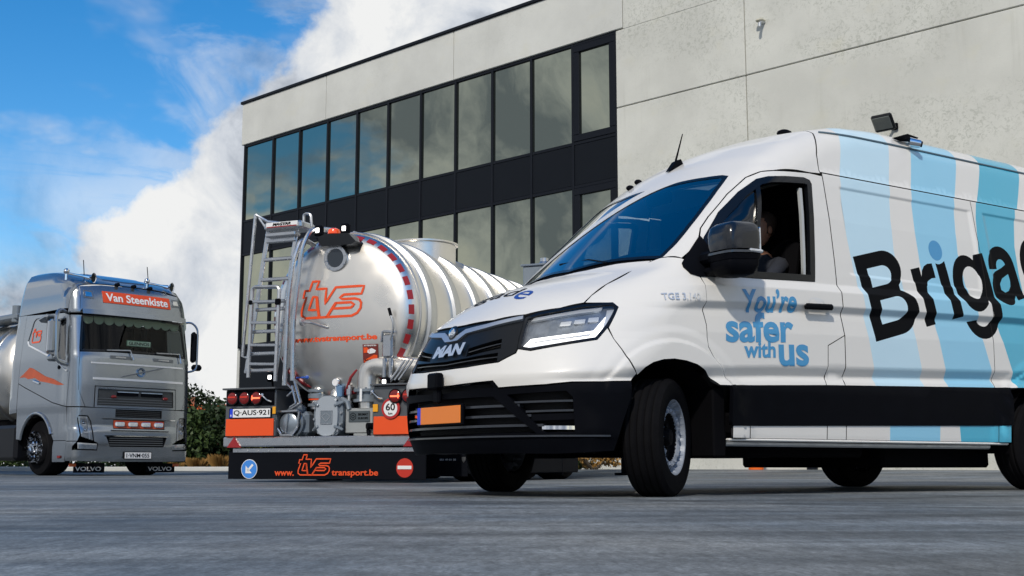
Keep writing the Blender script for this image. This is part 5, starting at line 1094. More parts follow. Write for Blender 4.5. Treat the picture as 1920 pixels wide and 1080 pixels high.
fp3('front_panel', [(1.08, 2.19), (1.10, 1.9), (1.09, 1.5), (.98, 1.215), (.83, 1.205), (.82, 1.59), (-.82, 1.59), (-.83, 1.205), (-.98, 1.215), (-1.09, 1.5), (-1.10, 1.9), (-1.08, 2.19), (-.5, 2.212), (.5, 2.212)], M_SIL)
grl = fp3('radiator_grille', [(-.82, 1.205), (.82, 1.205), (.81, 1.575), (-.81, 1.575)], M_MESH, off=-.015)
fp3('grille_frame', [(-.82, 1.205), (.82, 1.205), (.81, 1.58), (-.81, 1.58)], M_SIL, grl, holes=[[(-.77, 1.245), (.77, 1.245), (.76, 1.535), (-.76, 1.535)]], off=.006)
def fbar(name, y0, y1, z, h, m, par, off=.01, dep=.03, n=14):
    A = np.stack([np.linspace(y0, y1, n), np.full(n, z)], 1); X = TF.map(A); V = []
    for p in X: V += [(p[0]-off, p[1], p[2]+h/2), (p[0]-off, p[1], p[2]-h/2), (p[0]-off+dep, p[1], p[2]-h/2), (p[0]-off+dep, p[1], p[2]+h/2)]
    return MB().add(V, [(4*i+j, 4*i+(j+1) % 4, 4*i+4+(j+1) % 4, 4*i+4+j) for i in range(n-1) for j in range(4)]+[(0, 1, 2, 3), (4*n-4, 4*n-3, 4*n-2, 4*n-1)]).build(name, m, par)
fbar('chrome_strip', -.98, .90, 2.00, .03, M_WCH, tr, .018); fbar('chrome_strip', -.98, .86, 1.72, .04, M_WCH, tr, .022)
for y0, y1 in ((.40, -.02), (-.08, -.52)): fbar('grille_slot', y0, y1, 1.455, .055, M_BLACK, grl, .008); fbar('slot_trim', y0, y1, 1.495, .014, M_CHROME, grl, .014)
for i in range(3): fbar('grille_bar', -.75, .75, 1.28+.045*i, .010, M_SILD, grl, -.005)
for y in (.46, -.59): MB().ball((.075, y, 1.405), .05, 6, (.5, 1.2, .6)).build('red_lamp', M_REDLENS, grl)
panel_text('grille_lettering', TF, 'VOLVO', [(.76, 1.535), (.46, 1.535), (.76, 1.565)], M_CHROME, grl, bold=.03, off=.02, g=.2)
em = MB().lathe([(.055, 0), (.085, .0), (.085, .02), (.055, .02), (.055, 0)], (.085, -.06, 1.87), (-1, 0, 0), 24).build('emblem_ring', M_CHROME, tr); MB().bar((.075, .33, 1.77), (.075, -.50, 1.97), .02, .03, .004, (1, 0, 0)).build('emblem_bar', M_SILD, em)
# bumper with lamp bar, lower intake, headlights
fp3('bumper', [(-1.16, .26), (-.6, .245), (.6, .245), (1.16, .26), (1.16, .455), (.76, .445), (.755, .575), (.82, .605), (.865, .95), (.925, 1.055), (1.09, 1.065), (.985, 1.20), (-.985, 1.20), (-1.09, 1.065), (-.925, 1.055), (-.865, .95), (-.82, .605), (-.755, .575), (-.76, .445), (-1.16, .455)], M_SIL, holes=[[(-.55, .515), (.53, .515), (.60, .69), (-.62, .69)], [(-.58, .835), (.46, .835), (.46, 1.0), (-.58, 1.0)], [(-.52, 1.04), (.42, 1.04), (.42, 1.18), (-.52, 1.18)]])
fp3('bumper_depth', [(-.75, .45), (.75, .45), (.75, 1.19), (-.75, 1.19)], M_PIT, off=-.06, flange=0)
for z in (.545, .585, .625, .665): fbar('intake_bar', -.54, .53, z, .014, M_SILD, tr, -.01)
fbar('intake_trim', -.66, .64, .705, .02, M_CHROME, tr, .012); fbar('frame_trim', -.82, .68, 1.01, .018, M_CHROME, tr, .012); fbar('frame_trim', -.66, .52, .80, .018, M_CHROME, tr, .012)
for i in range(4): fbar('mesh_bar', -.5, .41, 1.06+.032*i, .014, M_MESH, tr, -.015)
lbr = fp3('lamp_bar', [(-.575, .845), (.455, .845), (.455, .99), (-.575, .99)], mat('lamp_bar_orange', (.42, .06, .02), .4), holes=[], off=.0)
for i in range(4):
    y = .335-.262*i; o = MB().box((.045, y, .917), (.05, .19, .09), .03).build('spot_lamp', M_CHROME, tr); MB().box((.018, y, .917), (.012, .16, .065), .006).build('lamp_lens', mat('lamp_glass_white', (.75, .76, .74), .15, .2, var=.3, vs=30), o)
npl = MB().box((-.005, -.02, .36), (.02, .56, .135), .004).build('number_plate', M_BLACK, tr); MB().box((-.018, -.02, .36), (.006, .53, .11), .002).build('plate_face', M_WHITEP, npl); letter('plate_lettering', '1\u00b7VNM\u00b7055', (-.0215, .215, .322), (0, -1, 0), (0, 0, 1), .46, .075, M_LET, npl, .015, th=.002)
for sg_ in (1, -1):
    H_ = [(sg_*.83, .62), (sg_*1.04, .69), (sg_*1.09, 1.05), (sg_*.93, 1.05), (sg_*.87, .95)]
    h = fp3('headlight', H_, mat('headlight_dark', (.40, .41, .42), .2, .7, var=.6, vs=25), off=-.03, flange=.03); fp3('headlight_lens', H_, M_CLEAR, h, off=.0, flange=0)
    for z, y in ((.93, .975), (.80, .955)):
        x = TF.map([(sg_*y, z)])[0][0]; MB().lathe([(.04, 0), (.055, -.03), (.06, -.045)], (x+.06, sg_*y, z), (1, 0, 0), 20).ball((x+.045, sg_*y, z), .035, 6).build('headlight_reflector', M_CHROME, h)
    fp3('light_strip', [(sg_*.88, .64), (sg_*.90, .64), (sg_*.945, 1.03), (sg_*.925, 1.03)], M_SILV, h, off=-.02)
    fo = fp3('fog_lamp', [(sg_*.76, .46), (sg_*1.09, .47), (sg_*1.10, .585), (sg_*.76, .565)], mat('fog_bowl', (.55, .56, .56), .3, .3, var=.5, vs=30), off=-.02, flange=.03); fp3('fog_lens', [(sg_*.76, .46), (sg_*1.09, .47), (sg_*1.10, .585), (sg_*.76, .565)], M_CLEAR, fo, flange=0)
    0 and fp3('corner_deflector', [(sg_*1.10, .60), (sg_*1.06, .70), (sg_*1.11, 1.05), (sg_*1.14, 1.18), (sg_*1.16, 1.1), (sg_*1.16, .60)], M_SIL)
    # wipers
for a in ([(.62, 2.24), (.16, 2.262), (.11, 2.09)], [(-.38, 2.25), (-.90, 2.265), (-.92, 2.09)]):
    P = TF.map(a); MB().tube([p-np.array([.035, 0, 0]) for p in P], .016, 6).build('wiper', M_ALU, tr)
for y0, y1 in ((.55, .15), (-.32, -.75)): fbar('washer_housing', y0, y1, 2.12, .06, M_SILD, tr, .012); fbar('washer_light', y0-.1, y1+.1, 2.12, .03, M_CHROME, tr, .02)
# flanks
for s in (1, -1):
    S_ = TS[s]
    DR = [(.33, 1.215), (.31, 1.85), (.36, 2.10), (.47, 2.86), (.60, 2.90), (2.02, 2.965), (2.10, 2.2), (2.14, 1.70), (1.9, 1.62), (.80, 1.30)]
    GL = [(.42, 2.03), (.52, 2.80), (1.14, 2.80), (1.10, 2.20), (.80, 2.12)]
    dr_ = panel('cab_door', S_, DR, M_SIL, tr, holes=[GL], uv=True, d=.05, g=.08)
    panel('door_glass', S_, inset(GL, -.01), M_TSG, dr_, uv=True, off=-.012, gap=0, flange=0, d=.08, g=.2)
    panel('cab_side', S_, [(2.02, 2.97), (2.10, 2.2), (2.143, 1.70), (2.16, 1.15), (2.48, 1.13), (2.42, 2.0), (2.36, 2.97)], M_SIL, tr, uv=True, d=.06, g=.09)
    0 and panel('cab_corner', S_, [(.30, 1.21), (.285, 1.85), (.33, 2.10), (.42, 2.86), (.47, 2.86), (.36, 2.10), (.31, 1.85), (.33, 1.21)], M_SIL, tr, uv=True, gap=0, d=.05, g=.2)
    ar_ = [(1.37+.575*math.cos(R(a)), .50+.575*math.sin(R(a))) for a in np.arange(170, 15, -8)]
    panel('wheel_arch_panel', S_, [(.33, 1.205), (.80, 1.29), (1.9, 1.61), (2.14, 1.69), (2.155, 1.15), (2.16, .95), (1.96, .62)]+ar_[1:-1]+[(1.37+.575*math.cos(R(a)), .50+.575*math.sin(R(a))) for a in ()]+[(.72, .66), (.30, .62)], M_SIL, tr, uv=True, d=.05, g=.08) if 0 else None
    arcp = [(1.37+.60*math.cos(R(a)), .50+.62*math.sin(R(a))) for a in np.arange(14, 167, 9)]
    panel('wheel_arch_panel', S_, [(.33, 1.205), (.80, 1.29), (1.9, 1.61), (2.135, 1.69), (2.15, 1.15), (2.15, .66)]+arcp+[(.73, .62), (.30, .62)], M_SIL, tr, uv=True, d=.05, g=.08)
    MB().tube([tuple(S_.map([q])[0]+np.array([0, s*.012, 0])) for q in arcp], .028, 8).build('arch_trim', M_SIL, tr)
    stp = panel('step_panel', S_, [(.30, .615), (.725, .615), (.76, .50), (.76, .24), (.34, .24)], M_SIL, tr, uv=True, d=.05, g=.1)
    MB().tube([tuple(S_.map([q])[0]+np.array([0, s*.006, 0])) for q in ((1.86, 2.46), (1.80, 2.38), (1.1, 2.17), (.75, 2.05), (.36, 1.84))], .018, 6).build('door_rail', M_WCH, dr_)
    MB().bar((1.55, s*1.262, 1.72), (1.30, s*1.262, 1.66), .02, .05, .01).build('door_handle', M_CHROME, dr_)
    if s > 0:
        panel('door_flash', S_, [(2.10, 1.80), (1.95, 1.86), (1.72, 1.97), (1.60, 1.95), (1.45, 1.90), (1.10, 1.78), (.80, 1.72), (.42, 1.60), (.62, 1.60), (1.00, 1.66), (1.30, 1.70), (1.50, 1.77), (1.75, 1.76), (1.90, 1.80)], mat('faded_orange_print', lin('b4502a'), .45, var=.3, vs=9), dr_, uv=True, off=.004, gap=0, flange=0)
        pts = [(1.55+(p[0]+.415)/.811*-.34+.17, 2.42+(p[1]-1.79)/.431*.26) for p in LOGO]
        ribbon('door_logo', pts, .03, M_ORANGE, dr_, lambda q: Vector(TS[1].map([q])[0]+np.array([0, .006, 0])))
        MB().tube([tuple(S_.map([q])[0]+np.array([0, .004, 0])) for q in ((1.87, 2.45), (1.70, 2.82), (1.62, 2.87), (1.30, 2.88), (1.20, 2.80), (1.14, 2.20))], .008, 5).build('panel_groove', M_SILD, dr_)
        MB().ball((.62, 1.25, 1.92), .05, 6, (1, .4, .8)).build('side_marker', M_BLACK, dr_)
    MB().box((.50, s*1.23, .33), (.10, .03, .05), .01).build('side_marker', mat('dark_red_lens', (.2, .01, .01), .2), tr)
    # mirrors on bowed arms
    mm = MB().box((.44 if s > 0 else .42, s*(1.47 if s > 0 else 1.37), 2.45), (.14, .20 if s > 0 else .09, .60), .04).box((.44, s*1.47, 2.06), (.15, .19, .12), .04).build('mirror_head', M_SIL if s > 0 else M_BLACK, tr)
    MB().tube(fillet([(.55, s*1.16, 2.90), (.50, s*1.36, 2.95), (.40, s*(1.47 if s > 0 else 1.44), 2.82), (.36, s*(1.45 if s > 0 else 1.42), 2.0), (.38, s*1.2, 1.95)], .12), .035 if s > 0 else .02, 8).build('mirror_arm', M_SIL, mm)
    MB().box((.53, s*1.47, 2.45), (.02, .17, .55), .01).build('mirror_glass', M_CHROME, mm)
MB().box((.85, 1.40, 2.80), (.30, .22, .10), .04, Matrix.Rotation(R(12), 3, 'Y')).build('kerb_mirror', M_SIL, tr)
# rounded cab corners joining front and flank
for s in (1, -1):
    TN = Surf(TRKB, 'N', s, ax=1.3)
    def corner(name, zs, yf, xb, m=M_SIL): panel(name, TN, [tuple(TF.map([(s*yf(z), z)])[0]) for z in zs]+[tuple(TS[s].map([(xb(z), z)])[0]) for z in zs[::-1]], m, tr, gap=.002, d=.04, g=.05)
    zz = list(np.linspace(1.215, 2.86, 12))
    corner('corner_post', zz, lambda z: float(np.interp(z, [1.21, 1.5, 1.9, 2.19, 2.24, 2.84, 2.9], [.98, 1.09, 1.10, 1.08, 1.085, 1.03, .99])), lambda z: float(np.interp(z, [1.2, 1.85, 2.1, 2.86], [.33, .31, .36, .47])))
    corner('corner_post', list(np.linspace(2.90, 3.40, 7)), lambda z: float(np.interp(z, [2.9, 2.95, 3.4], [1.0, 1.06, 1.02])), lambda z: .50)
    corner('bumper_corner', list(np.linspace(.26, .60, 5)), lambda z: 1.155 if z < .58 else 1.10, lambda z: .33)
    corner('lamp_corner', list(np.linspace(.61, 1.20, 7)), lambda z: float(np.interp(z, [.6, .7, 1.05, 1.2], [1.10, 1.06, 1.10, .98])), lambda z: .32)
# roof fairing, cab back, chassis
k_ = TTP.k
ro_ = [(x, a*k_) for x, a in ((.50, 16), (.50, 60), (.50, 90), (.50, 120), (.50, 164), (2.34, 163), (2.34, 120), (2.34, 90), (2.34, 60), (2.34, 17))]
ro_ = [(.50, 17.5*k_)]+[(.50, a*k_) for a in (40, 60, 75, 90, 105, 120, 140, 162.5)]+[(2.34, 163*k_)]+[(2.34, a*k_) for a in (140, 120, 105, 90, 75, 60, 40, 17)]
panel('roof_fairing', TTP, ro_, M_SIL, tr, uv=True, d=.05, g=.09)
panel('roof_sky_reflection', TTP, [(.75, 66*k_), (.70, 90*k_), (.75, 114*k_), (1.5, 112*k_), (1.5, 68*k_)], mat('sky_reflection_blue', (.06, .14, .30), .12, .2, coat=.5), tr, uv=True, off=.012)  # blue panel paints the sky's reflection onto the roof
MB().box((2.40, 0, 2.3), (.03, 2.2, 2.4), .01).build('cab_back', M_SILD, tr); MB().box((1.95, 0, 2.3), (.03, 2.3, 2.2), .0).box((1.2, 0, 3.22), (1.5, 2.2, .03)).build('cab_dark_sheet', M_DARK, tr)  # dark sheets added behind the seats and overhead so the cab looks unlit
for y, s in ((.95, 1), (-.68, -1)):
    hn = MB().tube([(.62, y+.24*s*s, 3.63), (.55, y, 3.60), (.50, y-.12, 3.575)], [.02, .02, .045], 10)
    hn.lathe([(.02, .0), (.035, .10), (.09, .16), (.095, .165), (.08, .15), (.0005, .12)], (.62, y-.12, 3.58), (-.8, -.5, .0), 20); ho_ = hn.build('air_horn', M_CHROME, tr); MB().lathe([(.0005, .15), (.082, .15)], (.62, y-.12, 3.58), (-.8, -.5, 0), 20).build('horn_mouth', M_GLOSSBLK, ho_)
    MB().ball((.60, y+.27, 3.66), .055, 7).tube([(.6, y+.27, 3.5), (.6, y+.27, 3.66)], .02, 6).build('roof_spot', M_CHROME, tr)
MB().tube([(.72, .80, 3.55), (.68, .86, 3.92)], .008, 5).build('aerial', M_BLACK, tr); MB().tube([(.72, -.52, 3.6), (.68, -.45, 3.95)], .008, 5).build('aerial', M_BLACK, tr)
MB().box((3.2, 0, .85), (5.4, .9, .3), .03).box((1.2, 0, .8), (1.6, 1.3, .6), .05).build('chassis', M_DARK, tr)
for s in (1, -1):
    MB().box((3.05, s*1.05, .60), (1.75, .36, .66), .06).build('fuel_tank', mat('dark_skirt', (.008, .009, .012), .4, spec=.15), tr)
    MB().lathe([(.56, -.2), (.56, .22)], (1.37, s*.98, .50), (0, 1, 0), 20, a0=-95, a1=95).build('wheel_housing', M_DARK, tr)
    mf = MB().box((.36, s*.72, .14), (.012, .60, .17), .003).build('spray_flap', M_BLKFLAP, tr); letter('flap_lettering', 'VOLVO', (.35, s*.72+.27, .085), (0, -1, 0), (0, 0, 1), .50, .075, M_WHITEP, mf, .02, th=.003); MB().box((.355, s*.72+.32*s, .19), (.02, .14, .06), .01).build('flap_lamp', mat('amber_lens', lin('e2601c'), .25, coat=.4), mf)
ME_CR = rim_mesh(.30, -1.5, 10, .235, .028, 'wheel', M_CHROME)
for x in (1.37, 5.0):
    for s in (1, -1):
        w = link('wheel', ME_CR, tr, (x, s*1.12, .50), (0, 0, 0 if s > 0 else math.pi)); link('tyre', ME_TT, w, (0, -.14, 0))
        hbm = MB().lathe([(.001, .02), (.07, .015), (.09, -.02), (.12, -.03)], (0, 0, 0), (0, 1, 0), 20)
        for i in range(10): hbm.cyl((.17*math.cos(i*.628), -.02, .17*math.sin(i*.628)), (.17*math.cos(i*.628), .03, .17*math.sin(i*.628)), .016, n=6)
        link('hub', hbm.mesh('hub', M_CHROME), w)
# cab interior
MB().box((.85, 0, 1.95), (.7, 2.1, .4), .08).build('dashboard', M_DARK, tr); MB().tube(arc((.80, -.55, 2.28), .24, 0, 360, 24, (0, 1, 0), (.5, 0, .86))[:-1], .02, 8, True).build('steering_wheel', M_DARK, tr)
for y in (-.6, .6): MB().box((1.5, y, 2.05), (.5, .55, .2), .06).box((1.75, y, 2.5), (.16, .52, .8), .07).build('seat', M_DARK, tr)
cu = MB(); M_CURT = mat('cream_curtain', (.75, .76, .58), .9, var=.1)
for i in range(11):
    y = .98-.196*i; x = float(TF.map([(max(-1.05, min(1.05, y-.1)), 2.84)])[0][0])+.05; b = MB(); P = [(x, y, 2.90)]+[(x, y-.098+.098*math.cos(t), 2.80-.085*math.sin(t)) for t in np.linspace(0, math.pi, 9)]+[(x, y-.196, 2.90)]
    b.add(P+[(p[0]+.01, p[1], p[2]) for p in P], [tuple(range(len(P))), tuple(range(2*len(P)-1, len(P)-1, -1))]); b.build('curtain_scallop', M_CURT, tr)
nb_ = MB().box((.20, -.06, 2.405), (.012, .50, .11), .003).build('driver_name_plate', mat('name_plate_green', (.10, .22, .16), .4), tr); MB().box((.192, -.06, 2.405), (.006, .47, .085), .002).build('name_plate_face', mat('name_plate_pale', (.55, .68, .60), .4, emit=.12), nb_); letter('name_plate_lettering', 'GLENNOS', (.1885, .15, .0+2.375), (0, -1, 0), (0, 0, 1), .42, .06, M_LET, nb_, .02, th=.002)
# ---------------------------------------------------------------- the tank trailer coupled behind it
t2 = thing('tank_trailer', 'polished steel tank trailer behind the silver lorry, cut off by the left edge', 'tank trailer', (-6.797, 22.032, 0), R(137.9))
sh = MB().lathe([(.0005, 2.95), (.5, 2.98), (.85, 3.08), (1.0, 3.22), (1.06, 3.4), (1.06, 8), (1.06, 13.), (.9, 13.2), (.0005, 13.4)], (0, 0, 2.02), (1, 0, 0), 72).build('tank_shell', M_STEEL, t2)
for i in range(12): MB().lathe([(1.05, -.07), (1.1, -.06), (1.1, .06), (1.05, .07)], (3.8+.8*i, 0, 2.02), (1, 0, 0), 64).build('stiffening_ring', M_BAND, sh)
MB().cyl((3.4, .75, 3.0), (3.4, .75, 3.32), .10, n=14).box((4.2, .6, 3.1), (1.9, .5, .12), .03).build('top_valve', M_CASTGREY, t2)
MB().box((7.5, .45, 1.0), (8.6, .12, .25), .02).box((7.5, -.45, 1.0), (8.6, .12, .25), .02).build('chassis_rail', M_DARK, t2); MB().box((6.6, 1.15, .65), (3., .06, .5), .03).build('side_guard', M_BLACK, t2)
for x in (9.4, 10.7, 12.0):
    for s in (1, -1): w = link('wheel', ME_TR, t2, (x, s*1.14, .50), (0, 0, 0 if s > 0 else math.pi)); link('tyre', ME_TT, w, (0, -.16, 0))
# ---------------------------------------------------------------- planting beyond the yard
def leaf_mat(name, c, v=.35):
    m = mat(name, c, .55, var=v, vs=2.5, spec=.3); b = m.node_tree.nodes['Principled BSDF']; b.inputs['Transmission Weight'].default_value = 0.
    try: b.inputs['Subsurface Weight'].default_value = .0
    except Exception: pass
    return m
M_LEAF = leaf_mat('leaf_green', (.045, .075, .02)); M_LEAF2 = leaf_mat('leaf_olive', (.085, .085, .02)); M_LEAFD = leaf_mat('leaf_dark', (.022, .04, .014)); M_DRY = leaf_mat('dry_grass', (.30, .17, .05)); M_BARK = mat('bark', (.06, .045, .03), .9, var=.3, vs=10, bump=.4, bs=20)
def leaves(n, centre, rad, size, seed, flat=1.):
    rg = np.random.default_rng(seed); V = []; Fc = []
    nc = max(6, n//60); cc = rg.normal(size=(nc, 3)); cc /= np.linalg.norm(cc, axis=1)[:, None]; cc *= rg.uniform(.25, 1., (nc, 1))**.5
    for i in range(n):
        c = cc[rg.integers(nc)]; p = c+rg.normal(size=3)*.17; p = np.array(centre)+p*np.array(rad)
        if p[2] < .02: continue
        a = rg.normal(size=3); a /= np.linalg.norm(a); b = np.cross(a, rg.normal(size=3)); b /= max(1e-6, np.linalg.norm(b)); s = size*rg.uniform(.6, 1.3); k = len(V)
        V += [p-a*s*.5, p+b*s*.28, p+a*s*.5, p-b*s*.28]; Fc.append((k, k+1, k+2, k+3))
    return V, Fc
def shrub(name, label, x, y, w, h, m, n, seed, group=None, size=.16, cat='shrub'):
    z0 = float(ground_z(np.array(x), np.array(y))); t = thing(name, label, cat, (x, y, z0), 0, group)
    V, Fc = leaves(n, (0, 0, h*.52), (w/2, w/2, h*.52), size, seed); link('foliage', make_mesh('foliage', V, Fc, m, None), t)
    rg = random.Random(seed); b = MB()
    for i in range(5):
        a = rg.uniform(0, 6.28); b.tube([(.05*math.cos(a), .05*math.sin(a), 0), (.2*w*math.cos(a), .2*w*math.sin(a), h*.4), (.35*w*math.cos(a+.4), .35*w*math.sin(a+.4), h*.8)], [.03, .022, .008], 6)
    b.build('stem', M_BARK, t); return t
# far hedge left of the building: one shrub next to the other
hx = [(-9.0, 33.6, 1.9, 1.55, M_LEAF, 'round green shrub between the lorry and the tank trailer'), (-8.1, 33.9, 1.9, 1.75, M_LEAFD, 'dark green shrub half hidden by the tank trailer lamp box'), (-9.9, 34.2, 1.6, 1.6, M_LEAFD, 'dark shrub partly behind the right mirror side of the lorry'), (-7.1, 34.1, 1.4, 1.3, M_LEAF2, 'olive shrub hidden low behind the tank trailer')]
for i, (x, y, w, h, m, lb) in enumerate(hx): shrub('shrub', lb, x, y, w, h, m, 5200, 20+i, 'shrubs along the far yard edge')
for i in range(5): shrub('shrub', ('dark low shrub seen between the front wheels of the lorry', 'green low shrub seen past the left front wheel of the lorry', 'olive low shrub behind the chassis skirt of the lorry', 'green shrub at the left edge behind the lorry trailer', 'dark shrub furthest left behind the lorry trailer')[i], -11.4-2.6*i, 35+.3*(i % 3), 3.0, 1.2+.15*(i % 2), (M_LEAFD, M_LEAF, M_LEAF2)[i % 3], 2200, 40+i, 'shrubs seen under the lorry', .17)
tz = .04
te = thing('young_tree', 'slim dark leafy tree rising just right of the silver lorry', 'tree', (-9.05, 34.6, tz))
tb = MB().tube([(0, 0, 0), (.03, .02, .8), (-.02, .0, 1.5), (.05, .02, 2.2)], [.06, .05, .04, .015], 8)
for i in range(7):
    a = i*2.4; z = .9+.17*i; tb.tube([(0, 0, z), (.25*math.cos(a), .25*math.sin(a), z+.18), (.5*math.cos(a), .5*math.sin(a), z+.26)], [.02, .014, .006], 5)
tb.build('trunk', M_BARK, te); V, Fc = leaves(1500, (0, 0, 1.75), (.62, .62, .62), .13, 77); link('crown', make_mesh('crown', V, Fc, M_LEAFD, None), te)
for i, (x, y, w, h) in enumerate(((-8.35, 32.4, .75, .34), (-7.7, 32.3, .8, .42), (-7.0, 32.4, .7, .36), (-9.0, 32.7, .5, .22))):
    z0 = float(ground_z(np.array(x), np.array(y))); t = thing('ornamental_grass', ('pale dry grass tuft at the left end of the kerb row', 'large tan dry grass tuft left of the trailer spray flap', 'dry grass tuft hidden behind the trailer bumper end', 'tiny dry grass tuft beside the lorry front corner')[i], 'grass', (x, y, z0), 0, 'dry grass tufts along the kerb')
    rg = random.Random(i); V = []; Fc = []
    for q in range(420):
        a = rg.uniform(0, 6.283); r = w*.5*math.sqrt(rg.random()); l = h*rg.uniform(.6, 1.1); px, py = r*.4*math.cos(a), r*.4*math.sin(a); ex, ey = r*math.cos(a), r*math.sin(a); k = len(V)
        V += [(px-.008, py, 0), (px+.008, py, 0), (px*.4+ex*.6+.006, py*.4+ey*.6, l*.8), (ex, ey, l), ]; Fc.append((k, k+1, k+2, k+3))
    link('blades', make_mesh('blades', V, Fc, M_DRY, None), t)
kb = MB(); kb.box((-16, 31.9, .09), (20, .14, .12), .015); ko = kb.build('kerb', M_CONC); tag(ko, 'pale concrete kerb along the far edge of the yard', 'kerb', kind='structure')
# house far behind
hs2 = thing('brick_house', 'orange tiled house roof showing above the far hedge', 'house', (-19., 82, 0), R(8))
MB().box((0, 0, 1.5), (9, 7, 3.0), .02).build('wall', mat('house_brick', (.30, .14, .09), .9, var=.2, vs=8), hs2)
rfm = MB().prism([(-4.8, 0), (4.8, 0), (3.6, 1.35), (-3.6, 1.35)], (0, 3.9, 2.75), (1, 0, 0), (0, 0, 1), 7.8).build('roof', mat('roof_tiles', lin('c4572a'), .8, var=.25, vs=6), hs2); MB().box((-2.6, 0, 4.3), (.6, .6, .9), .02).build('chimney', mat('house_brick', (.30, .14, .09)), rfm)
for x in (-2.6, .2, 2.8): w_ = MB().box((x, -3.52, 1.7), (1.2, .08, 1.3), .01).build('window', M_WHITEP, hs2); MB().box((x, -3.57, 1.7), (1.05, .02, 1.15)).build('pane', M_GLOSSBLK, w_)
# in front of the building, seen under the van
for i in range(4):
    p = B2W(12.9+.8*i, -1.25-.1*(i % 2), 0); shrub('low_shrub', ('rust brown low shrub at the wall foot, leftmost under the van bumper', 'olive low shrub at the wall foot under the van bumper', 'green low shrub at the wall foot under the van bumper', 'rust brown low shrub nearest the van front wheel, under the bumper')[i], p.x, p.y, 1.15, .45, (M_DRY, M_LEAF2, M_LEAF)[i % 3], 900, 90+i, 'low planting along the building foot', .09)
bo = thing('bollard', 'orange steel bollard by the wall, seen under the van', 'bollard', B2W(19.06, -.85, float(ground_z(*map(np.array, B2W(19.06, -.85, 0)[:2])))), BANG); MB().lathe([(.15, 0), (.15, 1.0), (.13, 1.06), (.0005, 1.1)], (0, 0, 0), (0, 0, 1), 24).build('post', mat('bollard_orange', lin('ee6a1a'), .4, var=.06), bo); MB().lathe([(.152, .75), (.152, .9)], (0, 0, 0), (0, 0, 1), 24).build('band', M_WHITEP, bo)
dp = thing('downpipe', 'dark downpipe at the foot of the concrete wall behind the orange bollard', 'pipe', B2W(19.9, -.12, .1), BANG); MB().cyl((0, 0, 0), (0, 0, 4.2), .11, n=16).build('pipe', M_FRAME, dp); MB().box((0, .02, 1.2), (.3, .1, .06), .01).box((0, .02, 3.2), (.3, .1, .06), .01).build('pipe_clip', M_FRAME, dp)
# ---------------------------------------------------------------- driver of the van (van coords)
def skin_person(parent_loc, rz):
    DX = .10
    J = {'pel': (2.12, -.45, 1.12, .15, .13), 'bel': (2.16, -.45, 1.26, .145, .12), 'che': (2.19, -.45, 1.44, .165, .12), 'nk0': (2.20, -.45, 1.58, .07, .065), 'nk1': (2.18, -.45, 1.66, .055, .055),
         'sl': (2.19, -.65, 1.54, .062, .062), 'el': (2.02, -.70, 1.34, .048, .048), 'wl': (1.80, -.60, 1.42, .034, .034), 'hl': (1.71, -.57, 1.45, .030, .040),
         'sr': (2.19, -.25, 1.54, .062, .062), 'er': (2.00, -.20, 1.34, .048, .048), 'wr': (1.80, -.32, 1.42, .034, .034), 'hr': (1.71, -.35, 1.45, .030, .040),
         'tl': (2.02, -.55, 1.11, .09, .09), 'kl': (1.66, -.58, 1.16, .065, .065), 'al': (1.52, -.58, .80, .045, .045), 'fl': (1.40, -.58, .77, .035, .035), 'tr': (2.02, -.35, 1.11, .09, .09), 'kr': (1.66, -.32, 1.16, .065, .065), 'ar': (1.52, -.32, .80, .045, .045), 'fr': (1.40, -.32, .77, .035, .035)}
    for k in ('pel', 'bel', 'che', 'nk0', 'nk1', 'sl', 'sr'): J[k] = (J[k][0]+DX,)+J[k][1:]
    E_ = 'pel-bel bel-che che-nk0 nk0-nk1 che-sl sl-el el-wl wl-hl che-sr sr-er er-wr wr-hr pel-tl tl-kl kl-al al-fl pel-tr tr-kr kr-ar ar-fr'.split()
    # fingers curled over the wheel rim
    for s, (hx_, hy, hz) in (('l', (1.71, -.57, 1.45)), ('r', (1.71, -.35, 1.45))):
        for q in range(4):
            yy = hy+(-.033+.022*q); L = (.9, 1., .97, .8)[q]
            J['f%s%da' % (s, q)] = (hx_-.035, yy, hz+.01, .010, .010); J['f%s%db' % (s, q)] = (hx_-.035-.035*L, yy, hz-.005, .009, .009); J['f%s%dc' % (s, q)] = (hx_-.03-.03*L, yy, hz-.04*L, .008, .008)
            E_ += ['h%s-f%s%da' % (s, s, q), 'f%s%da-f%s%db' % (s, q, s, q), 'f%s%db-f%s%dc' % (s, q, s, q)]
        J['t%sa' % s] = (hx_-.02, hy+(.05 if s == 'l' else -.05), hz+.015, .011, .011); J['t%sb' % s] = (hx_-.05, hy+(.055 if s == 'l' else -.055), hz+.0, .009, .009); E_ += ['h%s-t%sa' % (s, s), 't%sa-t%sb' % (s, s)]
    ks = list(J); me = bpy.data.meshes.new('body'); me.from_pydata([J[k][:3] for k in ks], [(ks.index(a), ks.index(b)) for a, b in (e.split('-') for e in E_)], []); o = bpy.data.objects.new('body', me); COL.objects.link(o)
    sm = o.modifiers.new('skin', 'SKIN'); o.modifiers.new('sub', 'SUBSURF').levels = 1; o.modifiers['sub'].render_levels = 1
    if not me.skin_vertices: me.attributes
    for i, k in enumerate(ks):
        me.skin_vertices[0].data[i].radius = J[k][3:]; me.skin_vertices[0].data[i].use_root = k == 'pel'
    dg = bpy.context.evaluated_depsgraph_get(); m2 = bpy.data.meshes.new_from_object(o.evaluated_get(dg)); bpy.data.objects.remove(o); return m2
M_SKIN = mat('skin', (.42, .20, .12), .5, var=.08, vs=12); M_SHIRT = mat('dark_shirt', (.02, .024, .035), .85, var=.2, vs=30); M_HAIR = mat('brown_hair', (.05, .03, .02), .7, var=.3, vs=60)
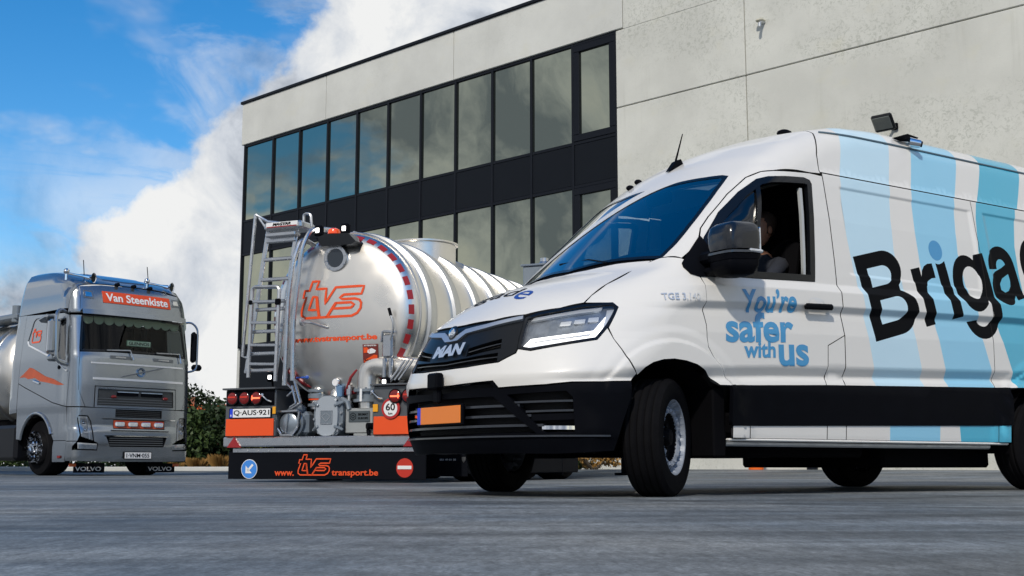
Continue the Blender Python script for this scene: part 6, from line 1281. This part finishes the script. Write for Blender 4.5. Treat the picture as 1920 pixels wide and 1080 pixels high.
drv = thing('person', 'person in a dark shirt at the wheel of the white van', 'person', (-.436, 7.337, 0), PSI)
bm_ = skin_person(None, 0); bm_.materials.append(M_SHIRT); bm_.materials.append(M_SKIN)
for p in bm_.polygons: p.material_index = 1 if (p.center.x < 1.86 and p.center.z > 1.30) or p.center.z > 1.60 else 0
bm_.polygons.foreach_set('use_smooth', np.ones(len(bm_.polygons), bool)); bo_ = link('body', bm_, drv)
def head(cx, cy, cz, s=1.):
    rows = [(-.115, .022, .020, -.03), (-.10, .045, .042, -.028), (-.075, .062, .055, -.018), (-.04, .075, .066, -.008), (.0, .085, .074, .0), (.04, .092, .077, .006), (.075, .088, .072, .012), (.10, .066, .056, .014), (.118, .03, .028, .015)]; V = []; n = 24
    for z, rx, ry, dx in rows:
        for i in range(n):
            t = 2*math.pi*i/n; x, y = -rx*math.cos(t), ry*math.sin(t)
            if abs(math.sin(t)) < .25 and math.cos(t) > 0:
                x -= {-.04: .012, .0: .020, -.075: .006}.get(z, 0)*(1-abs(math.sin(t))*3)
            if z == .0 and .25 < abs(math.sin(t)) < .6 and math.cos(t) > 0: x += .008
            V.append((cx+dx+x, cy+y, cz+z))
    m = len(rows); return V, [(j*n+i, j*n+(i+1) % n, (j+1)*n+(i+1) % n, (j+1)*n+i) for j in range(m-1) for i in range(n)]+[tuple(range(n)), tuple(range((m-1)*n, m*n))]
hc = (2.29, -.45, 1.79); V, Fc = head(*hc); hd2 = MB().add(V, Fc); hd2.ball((hc[0]+.01, hc[1]-.078, hc[2]-.005), .028, 6, (.7, .4, 1.1)).ball((hc[0]+.01, hc[1]+.078, hc[2]-.005), .028, 6, (.7, .4, 1.1)); ho2 = hd2.build('head', M_SKIN, drv, 60)
for y in (-.032, .032): MB().ball((hc[0]-.076, hc[1]+y, hc[2]+.004), .012, 6).build('eye', M_WHITEP, ho2); MB().ball((hc[0]-.085, hc[1]+y, hc[2]+.004), .006, 5).build('pupil', M_LET, ho2)
MB().box((hc[0]-.088, hc[1], hc[2]-.068), (.012, .045, .010), .004).build('mouth', mat('lips', (.30, .10, .08), .5), ho2)
V, Fc = head(hc[0]+.008, hc[1], hc[2]+.012); hv_ = MB(); hv_.add([(hc[0]+.012+(v[0]-hc[0])*1.08, hc[1]+(v[1]-hc[1])*1.08, hc[2]+(v[2]-hc[2])*1.06) for v in V], [f for f in Fc if np.mean([V[i][2] for i in f])-hc[2] > (.055 if np.mean([V[i][0] for i in f]) < hc[0]-.03 else -.03)]); hv_.build('hair', M_HAIR, drv, 60)
